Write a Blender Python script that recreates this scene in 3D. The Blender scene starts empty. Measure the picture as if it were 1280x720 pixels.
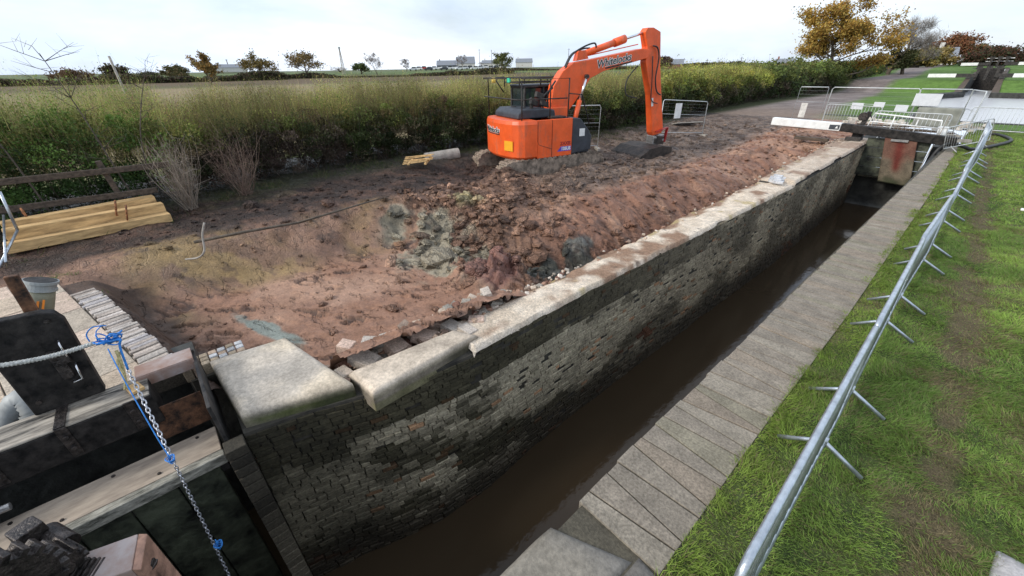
import bpy, math, random
import numpy as np
from mathutils import Vector, Matrix, Euler
random.seed(7); RNG = np.random.default_rng(7)
R = math.radians; PI = math.pi
scn = bpy.context.scene; COL = scn.collection

# ------------------------------------------------------------------ camera
F = 490.; H = 2.77; PHI = R(1.0); PIT = math.atan(272/F); YAW = R(48.6)
_r = Vector((math.cos(YAW), math.sin(YAW), 0))
_f = Vector((-math.sin(YAW)*math.cos(PIT), math.cos(YAW)*math.cos(PIT), -math.sin(PIT)))
_u = _r.cross(_f)
IR = _r*math.cos(PHI)-_u*math.sin(PHI); IU = _u*math.cos(PHI)+_r*math.sin(PHI)
cam = bpy.data.objects.new('camera', bpy.data.cameras.new('camera')); COL.objects.link(cam)
M4 = Matrix((IR, IU, -_f)).transposed().to_4x4(); M4.translation = Vector((0, 0, H)); cam.matrix_world = M4
cam.data.sensor_width = 36; cam.data.lens = F/1280*36; cam.data.clip_start = .05; cam.data.clip_end = 5000
scn.camera = cam
def at(x, y, D):
    "point at horizontal distance D in the direction seen at pixel x, y"
    d = _f+IR*((x-640)/F)-IU*((y-360)/F); k = D/math.hypot(d.x, d.y)
    return Vector((d.x*k, d.y*k, H+d.z*k))

# ------------------------------------------------------------------ noise
_perm = RNG.permutation(512); _val = RNG.random(512)
def vnoise(x, y):
    xi = np.floor(x).astype(int); yi = np.floor(y).astype(int); fx = x-xi; fy = y-yi
    fx = fx*fx*(3-2*fx); fy = fy*fy*(3-2*fy)
    h = lambda a, b: _val[(_perm[(a+_perm[b % 512]) % 512]) % 512]
    return (h(xi, yi)*(1-fx)+h(xi+1, yi)*fx)*(1-fy)+(h(xi, yi+1)*(1-fx)+h(xi+1, yi+1)*fx)*fy
def fbm(x, y, o=4, s=1.):
    x = np.asarray(x, float)*s; y = np.asarray(y, float)*s; a = .5; t = 0*x
    for k in range(o):
        t = t+a*(vnoise(x+17.3*k, y-9.1*k)-.5); x = x*2.03; y = y*2.03; a *= .5
    return t
def worley(x, y, s=1., seed=0):
    x = np.asarray(x, float)*s; y = np.asarray(y, float)*s; xi = np.floor(x).astype(int); yi = np.floor(y).astype(int)
    d1 = np.full(x.shape, 9.); d2 = d1.copy(); idv = np.zeros(x.shape)
    for i in (-1, 0, 1):
        for j in (-1, 0, 1):
            a = xi+i; b = yi+j; hh = (_perm[(a+seed+_perm[b % 512]) % 512])
            px = a+_val[hh % 512]; py = b+_val[(hh*7+3) % 512]; d = np.hypot(px-x, py-y)
            m = d < d1; d2 = np.where(m, d1, np.minimum(d2, d)); d1 = np.where(m, d, d1); idv = np.where(m, _val[(hh*3+11) % 512], idv)
    return d1, d2-d1, idv
def S(a, b, x):
    t = np.clip((np.asarray(x, float)-a)/(b-a), 0, 1); return t*t*(3-2*t)
def mixc(a, b, t):
    t = np.asarray(t)[..., None]; return np.asarray(a)*(1-t)+np.asarray(b)*t

# ------------------------------------------------------------------ materials
def newmat(name):
    m = bpy.data.materials.new(name); m.use_nodes = True; nt = m.node_tree; b = nt.nodes['Principled BSDF']
    return m, nt, b
def N(nt, t, **kw):
    n = nt.nodes.new(t)
    for k, v in kw.items():
        if k in n.inputs.keys(): n.inputs[k].default_value = v
        else: setattr(n, k, v)
    return n
def mat(name, col, rough=.7, metal=0., var=.25, scale=6., bump=.15, col2=None, spec=.5, bscale=None, coord='Object', stretch=None, detail=6, dist=.02):
    m, nt, b = newmat(name); L = nt.links
    tc = N(nt, 'ShaderNodeTexCoord'); src = tc.outputs[coord]
    if stretch:
        mp = N(nt, 'ShaderNodeMapping'); mp.inputs['Scale'].default_value = stretch; L.new(src, mp.inputs[0]); src = mp.outputs[0]
    n = N(nt, 'ShaderNodeTexNoise', Scale=scale, Detail=float(detail)); n.inputs['Roughness'].default_value = .65; L.new(src, n.inputs['Vector'])
    cr = N(nt, 'ShaderNodeValToRGB'); c1 = [max(0, c*(1-var)) for c in col]; c2 = [min(1, c*(1+var)) for c in (col2 or col)]
    cr.color_ramp.elements[0].color = (*c1, 1); cr.color_ramp.elements[1].color = (*c2, 1)
    cr.color_ramp.elements[0].position = .35; cr.color_ramp.elements[1].position = .65
    L.new(n.outputs['Fac'], cr.inputs[0]); L.new(cr.outputs[0], b.inputs['Base Color'])
    b.inputs['Roughness'].default_value = rough; b.inputs['Metallic'].default_value = metal
    b.inputs['Specular IOR Level'].default_value = spec
    if bump:
        n2 = N(nt, 'ShaderNodeTexNoise', Scale=bscale or scale*4, Detail=8.); L.new(src, n2.inputs['Vector'])
        bp = N(nt, 'ShaderNodeBump', Strength=bump, Distance=dist); L.new(n2.outputs['Fac'], bp.inputs['Height']); L.new(bp.outputs[0], b.inputs['Normal'])
    return m
def vmat(name, rough=.85, var=.35, scale=8., bump=.5, bscale=30., dist=.02, spec=.3, wet=None, trans=0., speck=None):
    "colour from the mesh attribute Col, broken up by noise"
    m, nt, b = newmat(name); L = nt.links
    at_ = N(nt, 'ShaderNodeAttribute', attribute_name='Col'); tc = N(nt, 'ShaderNodeTexCoord')
    n = N(nt, 'ShaderNodeTexNoise', Scale=scale, Detail=10.); n.inputs['Roughness'].default_value = .7; L.new(tc.outputs['Object'], n.inputs['Vector'])
    mr = N(nt, 'ShaderNodeMapRange'); mr.inputs['From Min'].default_value = .3; mr.inputs['From Max'].default_value = .7
    mr.inputs['To Min'].default_value = 1-var; mr.inputs['To Max'].default_value = 1+var; L.new(n.outputs['Fac'], mr.inputs['Value'])
    vm = N(nt, 'ShaderNodeVectorMath', operation='SCALE'); L.new(at_.outputs['Color'], vm.inputs[0]); L.new(mr.outputs[0], vm.inputs['Scale'])
    if speck:
        ns = N(nt, 'ShaderNodeTexNoise', Scale=speck[0], Detail=4.); ns.inputs['Roughness'].default_value = .75; L.new(tc.outputs['Object'], ns.inputs['Vector'])
        ms = N(nt, 'ShaderNodeMapRange'); ms.inputs['From Min'].default_value = .36; ms.inputs['From Max'].default_value = .64; ms.inputs['To Min'].default_value = 1-speck[1]; ms.inputs['To Max'].default_value = 1+speck[1]; L.new(ns.outputs['Fac'], ms.inputs['Value'])
        v2 = N(nt, 'ShaderNodeVectorMath', operation='SCALE'); L.new(vm.outputs[0], v2.inputs[0]); L.new(ms.outputs[0], v2.inputs['Scale']); vm = v2
    L.new(vm.outputs[0], b.inputs['Base Color']); b.inputs['Roughness'].default_value = rough; b.inputs['Specular IOR Level'].default_value = spec
    if wet:
        n3 = N(nt, 'ShaderNodeTexNoise', Scale=wet[0], Detail=6.); L.new(tc.outputs['Object'], n3.inputs['Vector'])
        m3 = N(nt, 'ShaderNodeMapRange'); m3.inputs['From Min'].default_value = .4; m3.inputs['From Max'].default_value = .65
        m3.inputs['To Min'].default_value = wet[1]; m3.inputs['To Max'].default_value = wet[2]; L.new(n3.outputs['Fac'], m3.inputs['Value']); L.new(m3.outputs[0], b.inputs['Roughness'])
    if bump:
        n2 = N(nt, 'ShaderNodeTexNoise', Scale=bscale, Detail=10.); n2.inputs['Roughness'].default_value = .65; L.new(tc.outputs['Object'], n2.inputs['Vector'])
        bp = N(nt, 'ShaderNodeBump', Strength=bump, Distance=dist); L.new(n2.outputs['Fac'], bp.inputs['Height']); L.new(bp.outputs[0], b.inputs['Normal'])
    if trans:
        tr = N(nt, 'ShaderNodeBsdfTranslucent'); L.new(vm.outputs[0], tr.inputs['Color']); mx = N(nt, 'ShaderNodeMixShader'); mx.inputs[0].default_value = trans
        out = nt.nodes['Material Output']; L.new(b.outputs[0], mx.inputs[1]); L.new(tr.outputs[0], mx.inputs[2]); L.new(mx.outputs[0], out.inputs['Surface'])
    return m

M = {}
M['mud'] = vmat('mud', .8, .30, 5., .6, 26., .025, .4, wet=(3., .5, .85), speck=(30., .20))
M['leaf'] = vmat('leaf', .7, .2, 3., 0, trans=.3)
M['grass'] = vmat('grass', .75, .15, 2., 0, trans=.3)
M['bark'] = mat('bark', (.10, .08, .06), .95, var=.4, scale=5, bump=.6)
M['farleaf'] = M['leaf']
M['ground'] = vmat('ground', .95, .3, 2.5, .4, 9., .08, .2)
M['lawn'] = vmat('lawn', .95, .35, 10., .9, 60., .03, .2, speck=(70., .5))
M['brick'] = vmat('brick', .8, .42, 1.6, .8, 60., .012, .35, speck=(30., .35))
M['stone'] = vmat('stone', .85, .28, 5., .8, 60., .012, .35, speck=(48., .32))
M['block'] = vmat('block', .85, .25, 3.5, .6, 40., .012, .3, speck=(28., .16))
M['rubbletop'] = vmat('rubbletop', .9, .22, 7., .9, 45., .03, .25, speck=(38., .28))
M['orange'] = mat('orange_paint', (.80, .105, .018), .38, var=.10, scale=2.2, bump=.02, col2=(.84, .12, .025))
def dirty(m, dirt=(.20, .125, .08), amt=.55, lo=.52, hi=.72, scale=3.5):
    nt = m.node_tree; b = nt.nodes['Principled BSDF']; src = b.inputs['Base Color'].links[0].from_socket; tc = N(nt, 'ShaderNodeTexCoord')
    n = N(nt, 'ShaderNodeTexNoise', Scale=scale, Detail=12.); n.inputs['Roughness'].default_value = .72; mp = N(nt, 'ShaderNodeMapping'); mp.inputs['Scale'].default_value = (1, 1, .45); nt.links.new(tc.outputs['Object'], mp.inputs[0]); nt.links.new(mp.outputs[0], n.inputs['Vector'])
    r = N(nt, 'ShaderNodeMapRange'); r.inputs['From Min'].default_value = lo; r.inputs['From Max'].default_value = hi; r.inputs['To Max'].default_value = amt; nt.links.new(n.outputs['Fac'], r.inputs['Value'])
    mx = N(nt, 'ShaderNodeMixRGB'); nt.links.new(r.outputs[0], mx.inputs[0]); nt.links.new(src, mx.inputs[1]); mx.inputs[2].default_value = (*dirt, 1); nt.links.new(mx.outputs[0], b.inputs['Base Color'])
    r2 = N(nt, 'ShaderNodeMapRange'); r2.inputs['To Min'].default_value = b.inputs['Roughness'].default_value; r2.inputs['To Max'].default_value = .9; nt.links.new(r.outputs[0], r2.inputs['Value']); nt.links.new(r2.outputs[0], b.inputs['Roughness'])
dirty(M['orange'])
M['darkpaint'] = mat('dark_paint', (.035, .04, .05), .5, var=.3, scale=4, bump=.05)
M['black'] = mat('black_paint', (.010, .010, .011), .7, var=.6, scale=7, bump=.35, col2=(.035, .03, .026))
M['blackgloss'] = mat('black_tarred_timber', (.007, .007, .008), .62, var=.7, scale=9, bump=.3, col2=(.022, .019, .017), bscale=30, spec=.25)
M['glass'] = mat('cab_glass', (.02, .03, .035), .08, var=.2, scale=2, bump=0, spec=.8)
M['chrome'] = mat('chrome_rod', (.7, .7, .72), .2, .9, var=.05, bump=0)
M['rubber'] = mat('rubber_hose', (.02, .02, .02), .55, var=.3, bump=.1)
M['trackmud'] = mat('muddy_track_steel', (.16, .125, .095), .85, .1, var=.45, scale=5, bump=.35, col2=(.27, .21, .16), dist=.02)
M['bucketsteel'] = mat('dark_bucket_steel', (.02, .017, .014), .6, .2, var=.5, scale=5, bump=.5, col2=(.05, .038, .03))
M['wornsteel'] = mat('worn_steel', (.32, .31, .30), .4, .6, var=.3, scale=8, bump=.3)
M['yellow'] = mat('yellow_decal', (.85, .40, .02), .5, var=.06, bump=0)
M['white'] = mat('white_paint', (.78, .78, .76), .5, var=.12, scale=5, bump=.08)
M['whitedirty'] = mat('dirty_white_paint', (.74, .74, .73), .55, var=.25, scale=3, bump=.15, col2=(.78, .78, .77))
M['red'] = mat('red_paint', (.35, .02, .02), .5, bump=.05)
M['galv'] = mat('galvanised_steel', (.46, .50, .54), .34, .75, var=.22, scale=12, bump=.15, spec=.5)
M['galvfar'] = mat('pale_galvanised_steel', (.50, .52, .52), .5, .35, var=.15, scale=6, bump=.05)
M['concrete'] = mat('concrete', (.33, .30, .26), .9, var=.25, scale=6, bump=.5)
M['timber'] = mat('fresh_sawn_timber', (.50, .31, .13), .75, var=.3, scale=1.6, bump=.35, stretch=(8, 1, 8), col2=(.58, .38, .17), bscale=14)
M['endgrain'] = M['timber']
M['oldwood'] = mat('weathered_rail_timber', (.085, .062, .045), .9, var=.45, scale=3, bump=.5, stretch=(1, 4, 6))
M['worntop'] = mat('worn_beam_top', (.06, .053, .045), .8, var=.75, scale=2.6, bump=.6, stretch=(6, 1, 6), col2=(.25, .22, .18), bscale=9)
M['plank'] = mat('tan_walkway_board', (.30, .24, .185), .7, var=.22, scale=3, bump=.25, stretch=(5, 1, 5), col2=(.36, .29, .22))
M['mossplank'] = mat('mossy_board', (.16, .155, .12), .85, var=.5, scale=6, bump=.6, stretch=(5, 1, 3), col2=(.30, .28, .23))
M['darkmoss'] = mat('slimy_timber', (.018, .02, .015), .6, var=.8, scale=4, bump=.8, col2=(.05, .055, .035))
M['rust'] = mat('rusty_iron', (.12, .05, .026), .85, .1, var=.5, scale=14, bump=.6, col2=(.30, .12, .045))
M['rustdark'] = mat('dark_rusty_iron', (.035, .02, .014), .85, .1, var=.6, scale=9, bump=.5, col2=(.13, .06, .03))
M['rustbrown'] = mat('brown_rusty_plate', (.15, .085, .06), .7, .2, var=.35, scale=6, bump=.35, col2=(.35, .20, .14))
M['gear'] = mat('greased_gear_iron', (.020, .019, .020), .35, .55, var=.5, scale=18, bump=.5, col2=(.06, .05, .045))
M['coppery'] = mat('tan_painted_steel', (.36, .21, .15), .55, .1, var=.25, scale=5, bump=.15, col2=(.32, .27, .25))
M['chain'] = mat('chain_steel', (.50, .51, .54), .32, .75, var=.3, scale=20, bump=.2)
M['rope'] = mat('white_rope', (.66, .65, .60), .85, var=.3, scale=60, bump=.8, bscale=220)
M['blue'] = mat('blue_twine', (.03, .22, .62), .6, var=.3, scale=30, bump=.3)
M['ochrerope'] = mat('yellow_twine', (.5, .42, .2), .8, var=.3, scale=60, bump=.6)
M['pipe'] = mat('olive_grey_pipe', (.20, .19, .13), .55, var=.25, scale=6, bump=.2)
M['pipering'] = mat('grey_pipe_flange', (.30, .31, .30), .6, .1, var=.2, bump=.1)
M['orangetape'] = mat('orange_tape', (.75, .22, .02), .5, bump=0)
M['mortar'] = mat('dark_mortar', (.05, .044, .034), .95, var=.5, scale=5, bump=.8)
M['cill'] = mat('dark_wet_brick', (.03, .03, .026), .7, var=.7, scale=3, bump=.8)
M['roof'] = mat('hazed_slate_roof', (.20, .215, .24), .8, bump=.2)  # slate lightened and blued: distance haze is put into the colour
M['wallcream'] = mat('cream_render', (.6, .58, .54), .9, bump=.1)
M['wallbrick'] = mat('red_brick_house', (.25, .12, .09), .9, bump=.3)
M['stainpanel'] = mat('stained_pale_board', (.17, .13, .09), .85, var=.5, scale=3, bump=.4, col2=(.27, .23, .17))
M['redsign'] = mat('red_oxide_plate', (.27, .075, .05), .8, var=.5, scale=4, bump=.3, col2=(.34, .15, .11))
M['palesheet'] = mat('pale_grey_board', (.62, .64, .66), .6, var=.08, bump=.05)
M['greysheet'] = mat('grey_green_tarpaulin', (.24, .245, .21), .8, var=.12, scale=4, bump=.3)
M['bluebrick'] = mat('pale_engineering_bricks', (.5, .51, .53), .8, var=.3, scale=9, bump=.3)
M['cream'] = mat('pale_stone', (.5, .45, .38), .9, var=.3, scale=6, bump=.5)
M['carglass'] = M['glass']

def mud_detail(m):
    nt = m.node_tree; L = nt.links; b = nt.nodes['Principled BSDF']; tc = N(nt, 'ShaderNodeTexCoord'); at_ = N(nt, 'ShaderNodeAttribute', attribute_name='Col')
    wn = N(nt, 'ShaderNodeTexNoise', Scale=3., Detail=3.); L.new(tc.outputs['Object'], wn.inputs['Vector']); ad = N(nt, 'ShaderNodeMixRGB', blend_type='ADD'); ad.inputs[0].default_value = .35; L.new(tc.outputs['Object'], ad.inputs[1]); L.new(wn.outputs['Color'], ad.inputs[2])
    mp = N(nt, 'ShaderNodeMapping'); mp.inputs['Rotation'].default_value = (0, 0, R(-48)); mp.inputs['Scale'].default_value = (.55, 1.25, 1.4); L.new(ad.outputs[0], mp.inputs[0])
    hs = []
    for sc, wt in ((5., .9), (13., .45)):
        v = N(nt, 'ShaderNodeTexVoronoi', Scale=sc); v.feature = 'F1'; L.new(mp.outputs[0], v.inputs['Vector']); e = N(nt, 'ShaderNodeTexVoronoi', Scale=sc); e.feature = 'DISTANCE_TO_EDGE'; L.new(mp.outputs[0], e.inputs['Vector'])
        r = N(nt, 'ShaderNodeMapRange'); r.inputs['From Max'].default_value = .10; L.new(e.outputs['Distance'], r.inputs['Value']); sx = N(nt, 'ShaderNodeSeparateColor'); L.new(v.outputs['Color'], sx.inputs[0])
        a = N(nt, 'ShaderNodeMath', operation='MULTIPLY'); L.new(r.outputs[0], a.inputs[0]); q = N(nt, 'ShaderNodeMath', operation='ADD'); L.new(sx.outputs[0], q.inputs[0]); q.inputs[1].default_value = .35; L.new(q.outputs[0], a.inputs[1]); c = N(nt, 'ShaderNodeMath', operation='MULTIPLY'); L.new(a.outputs[0], c.inputs[0]); c.inputs[1].default_value = wt; hs.append(c)
    sm = N(nt, 'ShaderNodeMath', operation='ADD'); L.new(hs[0].outputs[0], sm.inputs[0]); L.new(hs[1].outputs[0], sm.inputs[1]); mk = N(nt, 'ShaderNodeMath', operation='MULTIPLY'); L.new(sm.outputs[0], mk.inputs[0]); L.new(at_.outputs['Alpha'], mk.inputs[1])
    # torn skin on the smooth clay: long thin cracks
    m2 = N(nt, 'ShaderNodeMapping'); m2.inputs['Rotation'].default_value = (0, 0, R(-48)); m2.inputs['Scale'].default_value = (1.1, 4.2, 2.); L.new(ad.outputs[0], m2.inputs[0]); n2 = N(nt, 'ShaderNodeTexNoise', Scale=2.2, Detail=5.); L.new(m2.outputs[0], n2.inputs['Vector'])
    rr = N(nt, 'ShaderNodeMapRange'); rr.inputs['From Min'].default_value = .60; rr.inputs['From Max'].default_value = .64; rr.inputs['To Max'].default_value = -.8; L.new(n2.outputs['Fac'], rr.inputs['Value']); ad2 = N(nt, 'ShaderNodeMath', operation='ADD'); L.new(mk.outputs[0], ad2.inputs[0]); L.new(rr.outputs[0], ad2.inputs[1])
    old = b.inputs['Normal'].links[0].from_socket; bp = N(nt, 'ShaderNodeBump', Strength=1., Distance=.05); L.new(ad2.outputs[0], bp.inputs['Height']); L.new(old, bp.inputs['Normal']); L.new(bp.outputs[0], b.inputs['Normal'])
mud_detail(M['mud'])
# ------------------------------------------------------------------ mesh builder
def link(o, parent=None):
    COL.objects.link(o)
    if parent is not None: o.parent = parent
    return o
class MB:
    def __init__(s): s.v = []; s.f = []; s.c = []; s.cur = None
    def add(s, vs, fs, col=None):
        b = len(s.v); s.v += [tuple(v) for v in vs]; s.f += [tuple(i+b for i in f) for f in fs]
        s.c += [col or s.cur or (1, 1, 1)]*len(vs)
    def box(s, c, d, rot=None, col=None, taper=1.):
        hx, hy, hz = d[0]/2, d[1]/2, d[2]/2; vs = []
        for z in (-1, 1):
            k = taper if z > 0 else 1
            for x, y in ((-1, -1), (1, -1), (1, 1), (-1, 1)): vs.append(Vector((x*hx*k, y*hy*k, z*hz)))
        if rot is not None:
            m = rot if isinstance(rot, Matrix) else Euler(rot).to_matrix(); vs = [m@v for v in vs]
        c = Vector(c); s.add([v+c for v in vs], [(3, 2, 1, 0), (4, 5, 6, 7), (0, 1, 5, 4), (1, 2, 6, 5), (2, 3, 7, 6), (3, 0, 4, 7)], col)
    def beam(s, a, b, w, h, up=(0, 0, 1), col=None):
        a = Vector(a); b = Vector(b); d = (b-a).normalized(); u = Vector(up); sd = d.cross(u).normalized(); u = sd.cross(d)
        vs = [p+sd*(i*w/2)+u*(j*h/2) for p in (a, b) for i, j in ((-1, -1), (1, -1), (1, 1), (-1, 1))]
        s.add(vs, [(3, 2, 1, 0), (4, 5, 6, 7), (0, 1, 5, 4), (1, 2, 6, 5), (2, 3, 7, 6), (3, 0, 4, 7)], col)
    def tube(s, pts, r, n=8, cap=True, closed=False, col=None):
        pts = [Vector(p) for p in pts]; K = len(pts); rs = r if isinstance(r, (list, tuple)) else [r]*K
        vs = []; ref = None
        for i, p in enumerate(pts):
            if closed: d = pts[(i+1) % K]-pts[i-1]
            else: d = pts[min(i+1, K-1)]-pts[max(i-1, 0)]
            d.normalize()
            if ref is None: ref = Vector((0, 0, 1)) if abs(d.z) < .9 else Vector((1, 0, 0))
            a = d.cross(ref).normalized(); b = a.cross(d).normalized(); ref = b
            for k in range(n):
                t = 2*PI*k/n; vs.append(p+a*(math.cos(t)*rs[i])+b*(math.sin(t)*rs[i]))
        fs = []
        for i in range(K if closed else K-1):
            j = (i+1) % K
            for k in range(n):
                l = (k+1) % n; fs.append((i*n+k, i*n+l, j*n+l, j*n+k))
        if cap and not closed: fs.append(tuple(range(n))[::-1]); fs.append(tuple((K-1)*n+k for k in range(n)))
        s.add(vs, fs, col)
    def prism(s, prof, y0, y1, f=None, col=None):
        "profile in x,z extruded along y from y0 to y1; f maps a local point"
        n = len(prof); vs = [Vector((x, y0, z)) for x, z in prof]+[Vector((x, y1, z)) for x, z in prof]
        if f: vs = [f(v) for v in vs]
        a = sum(prof[i][0]*prof[(i+1) % n][1]-prof[(i+1) % n][0]*prof[i][1] for i in range(n))
        fs = [tuple(range(n)), tuple(range(2*n-1, n-1, -1))]+[(i, i+n, (i+1) % n+n, (i+1) % n) for i in range(n)]
        if a < 0: fs = [q[::-1] for q in fs]
        s.add(vs, fs, col)
    def slabz(s, poly, z0, z1, col=None):
        n = len(poly); vs = [(x, y, z0) for x, y in poly]+[(x, y, z1) for x, y in poly]
        a = sum(poly[i][0]*poly[(i+1) % n][1]-poly[(i+1) % n][0]*poly[i][1] for i in range(n))
        fs = [tuple(range(n))[::-1], tuple(range(n, 2*n))]+[(i, (i+1) % n, (i+1) % n+n, i+n) for i in range(n)]
        if a < 0: fs = [q[::-1] for q in fs]
        s.add(vs, fs, col)
    def build(s, name, m, parent=None, smooth=False, bevel=0, seg=2, sub=0, disp=None):
        me = bpy.data.meshes.new(name); me.from_pydata(s.v, [], s.f)
        if s.c and (s.cur or any(c != (1, 1, 1) for c in s.c)): setcol(me, np.array(s.c))
        me.materials.append(m if not isinstance(m, str) else M[m])
        if smooth: me.polygons.foreach_set('use_smooth', [True]*len(me.polygons))
        o = link(bpy.data.objects.new(name, me), parent)
        if bevel:
            b = o.modifiers.new('b', 'BEVEL'); b.width = bevel; b.segments = seg; b.limit_method = 'ANGLE'; b.angle_limit = R(40)
        return o
def setcol(me, c, alpha=None):
    a = me.color_attributes.new('Col', 'FLOAT_COLOR', 'POINT'); n = len(me.vertices)
    d = np.ones((n, 4), np.float32); d[:, :3] = np.broadcast_to(c, (n, 3)); d[:, 3] = 1. if alpha is None else alpha; a.data.foreach_set('color', d.ravel())
def npmesh(name, V, Fq, col, m, parent=None, smooth=False):
    "V (n,3), Fq (m,k) with k fixed"
    me = bpy.data.meshes.new(name); V = np.asarray(V, np.float32); Fq = np.asarray(Fq, np.int32); k = Fq.shape[1]
    me.vertices.add(len(V)); me.vertices.foreach_set('co', V.ravel()); me.loops.add(Fq.size); me.loops.foreach_set('vertex_index', Fq.ravel())
    me.polygons.add(len(Fq)); me.polygons.foreach_set('loop_start', np.arange(0, Fq.size, k, dtype=np.int32))
    me.update(calc_edges=True); me.validate()
    if smooth: me.polygons.foreach_set('use_smooth', np.ones(len(Fq), bool))
    if col is not None: setcol(me, col)
    me.materials.append(M[m] if isinstance(m, str) else m)
    return link(bpy.data.objects.new(name, me), parent)
def grid(name, xs, ys, hf, cf, m, drop=None, parent=None, smooth=True):
    X, Y = np.meshgrid(xs, ys, indexing='ij'); Z = hf(X, Y); nx, ny = X.shape
    Cc = cf(X, Y, Z).reshape(-1, 3); V = np.stack([X, Y, Z], -1).reshape(-1, 3)
    i, j = np.meshgrid(np.arange(nx-1), np.arange(ny-1), indexing='ij'); i = i.ravel(); j = j.ravel()
    Q = np.stack([i*ny+j, (i+1)*ny+j, (i+1)*ny+j+1, i*ny+j+1], -1)
    if drop is not None:
        cx = (xs[i]+xs[i+1])/2; cy = (ys[j]+ys[j+1])/2; Q = Q[~drop(cx, cy)]
    return npmesh(name, V, Q, Cc, m, parent, smooth)
def tag(o, label, cat, group=None, kind=None):
    if label: o['label'] = label
    if cat: o['category'] = cat
    if group: o['group'] = group
    if kind: o['kind'] = kind
    return o
def thing(name, label, cat, loc=(0, 0, 0), rz=0, group=None):
    o = link(bpy.data.objects.new(name, None)); o.location = loc; o.rotation_euler = (0, 0, rz); o.empty_display_size = .1
    return tag(o, label, cat, group)
def struct(o): o['kind'] = 'structure'; return o
def dup(o, loc=None, rz=None, label=None):
    c = o.copy(); COL.objects.link(c)
    if loc is not None: c.location = loc
    if rz is not None: c.rotation_euler = (0, 0, rz)
    if label: c['label'] = label
    for ch in list(o.children):
        d = ch.copy(); COL.objects.link(d); d.parent = c
        for g in list(ch.children):
            e = g.copy(); COL.objects.link(e); e.parent = d
    return c

# ------------------------------------------------------------------ foliage helpers
def leafcloud(P, size, cols, flat=.0, aspect=.6, name='foliage', m='leaf', parent=None, up=None):
    "one small quad per point P, random orientation"
    n = len(P); a = RNG.normal(size=(n, 3)); a[:, 2] *= (1-flat)
    if up is not None: a = a*.45+np.array(up)
    a /= np.linalg.norm(a, axis=1)[:, None]; b = RNG.normal(size=(n, 3)); b -= (b*a).sum(1)[:, None]*a; b /= np.linalg.norm(b, axis=1)[:, None]
    s = (np.asarray(size)*RNG.uniform(.6, 1.3, n))[:, None]; P = np.asarray(P)
    V = np.stack([P-a*s, P-b*s*aspect, P+a*s, P+b*s*aspect], 1).reshape(-1, 3); Q = np.arange(4*n).reshape(n, 4)
    c = np.repeat(cols, 4, axis=0) if np.ndim(cols) == 2 else cols
    return npmesh(name, V, Q, c, m, parent)
def strands(B, T, w, cols, name='twigs', m='leaf', parent=None, bend=.0, seg=3):
    "thin crossed ribbons from B to T (n,3)"
    n = len(B); d = T-B; side = np.cross(d, RNG.normal(size=(n, 3))); side /= np.linalg.norm(side, axis=1)[:, None]+1e-9
    off = RNG.normal(size=(n, 3))*bend*np.linalg.norm(d, axis=1)[:, None]; w = np.broadcast_to(np.asarray(w, float), (n,))
    rows = []
    for k in range(seg+1):
        t = k/seg; p = B+d*t+off*(t*(1-t)*4)*.5; ww = (w*(1-.75*t))[:, None]
        rows += [p-side*ww, p+side*ww]
    V = np.stack(rows, 1).reshape(-1, 3); per = 2*(seg+1); base = np.arange(n)[:, None]*per; Q = []
    for k in range(seg): Q.append(base+np.array([[2*k, 2*k+1, 2*k+3, 2*k+2]]))
    Q = np.concatenate(Q, 0); c = np.repeat(cols, per, axis=0) if np.ndim(cols) == 2 else cols
    return npmesh(name, V, Q, c, m, parent)
def pick(n, pal, jit=.2, w=None):
    pal = np.array(pal); c = pal[RNG.choice(len(pal), n, p=w)]; return np.clip(c*RNG.uniform(1-jit, 1+jit, (n, 1)), 0, 1)

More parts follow.
